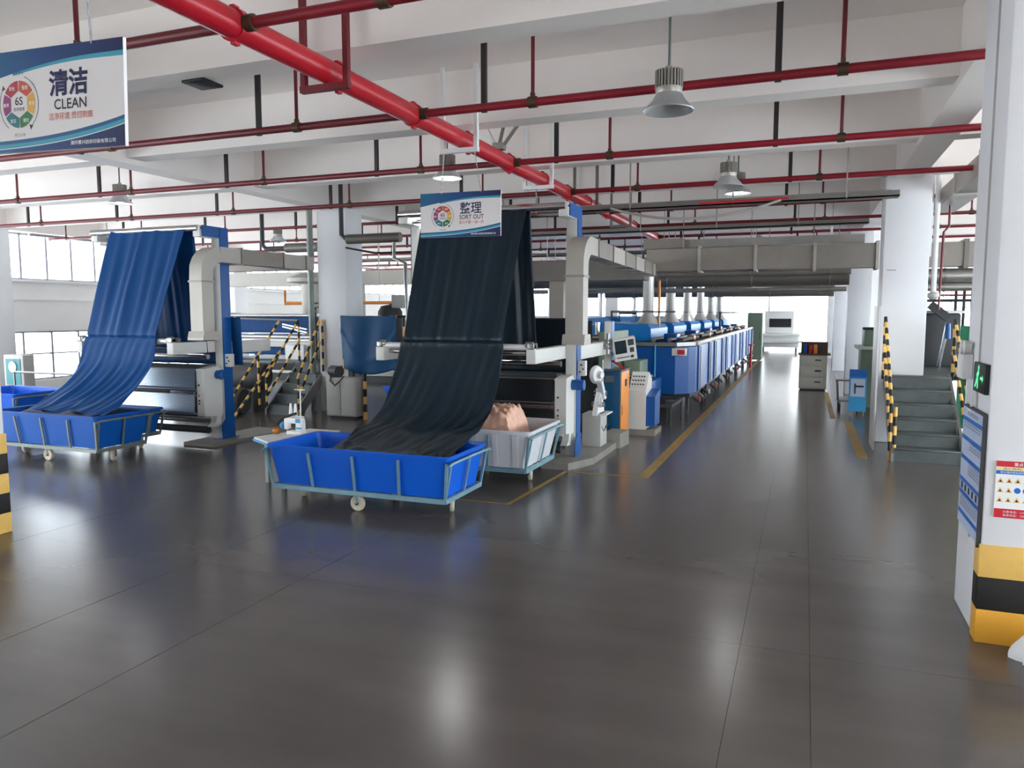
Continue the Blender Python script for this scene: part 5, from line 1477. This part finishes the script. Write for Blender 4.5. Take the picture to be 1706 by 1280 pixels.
MB().cyl((-10.2, 14.02, 2.2), (-10.2, 14.02, 2.26), .085, 14).build('coupling', 'frame_grey', gp)
rs = thing('round_stack', (-12.35, 17.5, 1.1), 'pale round duct rising behind the steps', 'duct')
MB().lathe((-12.6, 17.3, 0), [(.24, 0), (.24, 2.97), (.62, 3.02), (.62, 3.12), (.25, 3.27), (0, 3.27)], 24).build('tube', 'duct_light', rs)
gl = thing('gas_pipe', (-14, 17.8, 2), 'thin orange gas pipe along the back of the machine hall', 'pipe')
MB().tube([(-14.15, 18.2, 2.85), (-14.15, 18.2, 2.47), (-9.0, 18.2, 2.47)], .04, 8).build('tube', 'gas_orange', gl)
MB().cyl((-11.0, 18.2, 2.5), (-11.0, 18.2, ZS), .01, 6).build('hanger', 'galv', gl)
g3 = thing('steam_header', (-8.2, 14.0, 3.5), 'dark lagged steam header with bent pipe beside the white pillar', 'pipe')
MB().tube([(-9.1, 13.6, ZS), (-9.1, 13.6, 3.82), (-9.0, 13.6, 3.74), (-8.9, 13.6, 3.72)], .045, 10).build('bend', 'dark_grey', g3)
MB().cyl((-8.95, 13.6, 3.72), (-7.7, 13.6, 3.72), .10, 16).build('header', 'duct_dark', g3)
MB().tube([(-7.85, 13.6, 3.72), (-7.85, 13.6, 3.3), (-7.6, 13.6, 3.2), (-7.55, 13.6, 1.9)], .035, 10).build('down_pipe', 'steel_dull', g3)
MB().tube([(-9.0, 13.6, 3.55), (-8.3, 13.6, 3.42), (-7.4, 13.6, 3.42), (-6.4, 13.6, 3.58)], .02, 8).build('cable', 'cable_black', g3)
g4 = thing('steam_header', (-11.2, 15.0, 3.7), 'dark lagged pipe stub before the standpipe', 'pipe')
MB().tube([(-12.2, 14.9, ZS), (-12.2, 14.9, 3.82), (-12.1, 14.9, 3.72), (-11.5, 14.9, 3.72)], .05, 10).build('bend', 'dark_grey', g4)
MB().cyl((-11.5, 14.9, 3.72), (-10.6, 14.9, 3.72), .11, 16).build('header', 'duct_dark', g4)
# filters behind the tarp
ft = thing('filter_unit', (-8.5, 15.5, 1.07), 'dark filter vessels with pipes behind the blue tarpaulin', 'filter')
MB().lathe((-8.9, 15.2, 1.07), [(0, 0), (.28, 0), (.28, 1.15), (.2, 1.28), (0, 1.32)], 20).build('vessel', 'dark_grey', ft)
MB().lathe((-7.75, 15.2, 1.07), [(0, 0), (.16, 0), (.16, 1.35), (.1, 1.5), (0, 1.52)], 20).build('vessel', 'cabinet_blue', ft)
MB().cyl((-8.9, 15.2, 2.38), (-7.75, 15.2, 2.42), .03, 8).build('link_pipe', 'dark_grey', ft)
MB().box(-8.75, -8.45, 15.0, 15.2, 2.3, 2.6, .02).build('gauge_box', 'machine_grey', ft)
# machines in the deep of the hall
for k in range(4):
    y = 20.5 + k * 7
    t = thing('drying_range', (-13.5, y, 0), 'white and blue drying range, %s one back from the blue-fabric machine' % ORD[k], 'machine', 'drying ranges deep in the hall')
    MB().box(-17.5, -11, y, y + 4.5, .2, 1.9, .05).build('casing', 'machine_white', t)
    MB().box(-17.2, -11.3, y - .05, y, .5, 1.5).build('blue_panel', 'cloth_blue', t, smooth=False)
    MB().box(-17.6, -10.9, y - .1, y + 4.6, 1.9, 2.0).build('roof_plate', 'duct_light', t, smooth=False)
    MB().box(-17.4, -11.1, y + .1, y + 4.4, 0, .2).build('plinth', 'dark_grey', t, smooth=False)
for k in range(3):
    y = 18.6 + k * 5.5
    t = thing('steamer_unit', (-6.5, y, 0), 'blue hooded steamer, %s one back behind the black fabric' % ORD[k], 'machine', 'blue hooded steamers')
    MB().box(-8.2, -5.3, y, y + 4.2, .2, 1.5, .05).build('casing', 'machine_white', t)
    MB().prism([(-8.2, 1.5), (-5.3, 1.5), (-5.3, 1.75), (-5.7, 2.05), (-7.8, 2.05), (-8.2, 1.75)], 'y', y, y + 4.2).build('hood', 'hood_blue', t, smooth=False)
    MB().box(-8.1, -5.4, y + .1, y + 4.1, 0, .2).build('plinth', 'dark_grey', t, smooth=False)
    MB().cyl((-6.6, y + 1.5, 2.05), (-6.6, y + 1.5, 3.0), .12, 16).build('stack', 'steel', t)
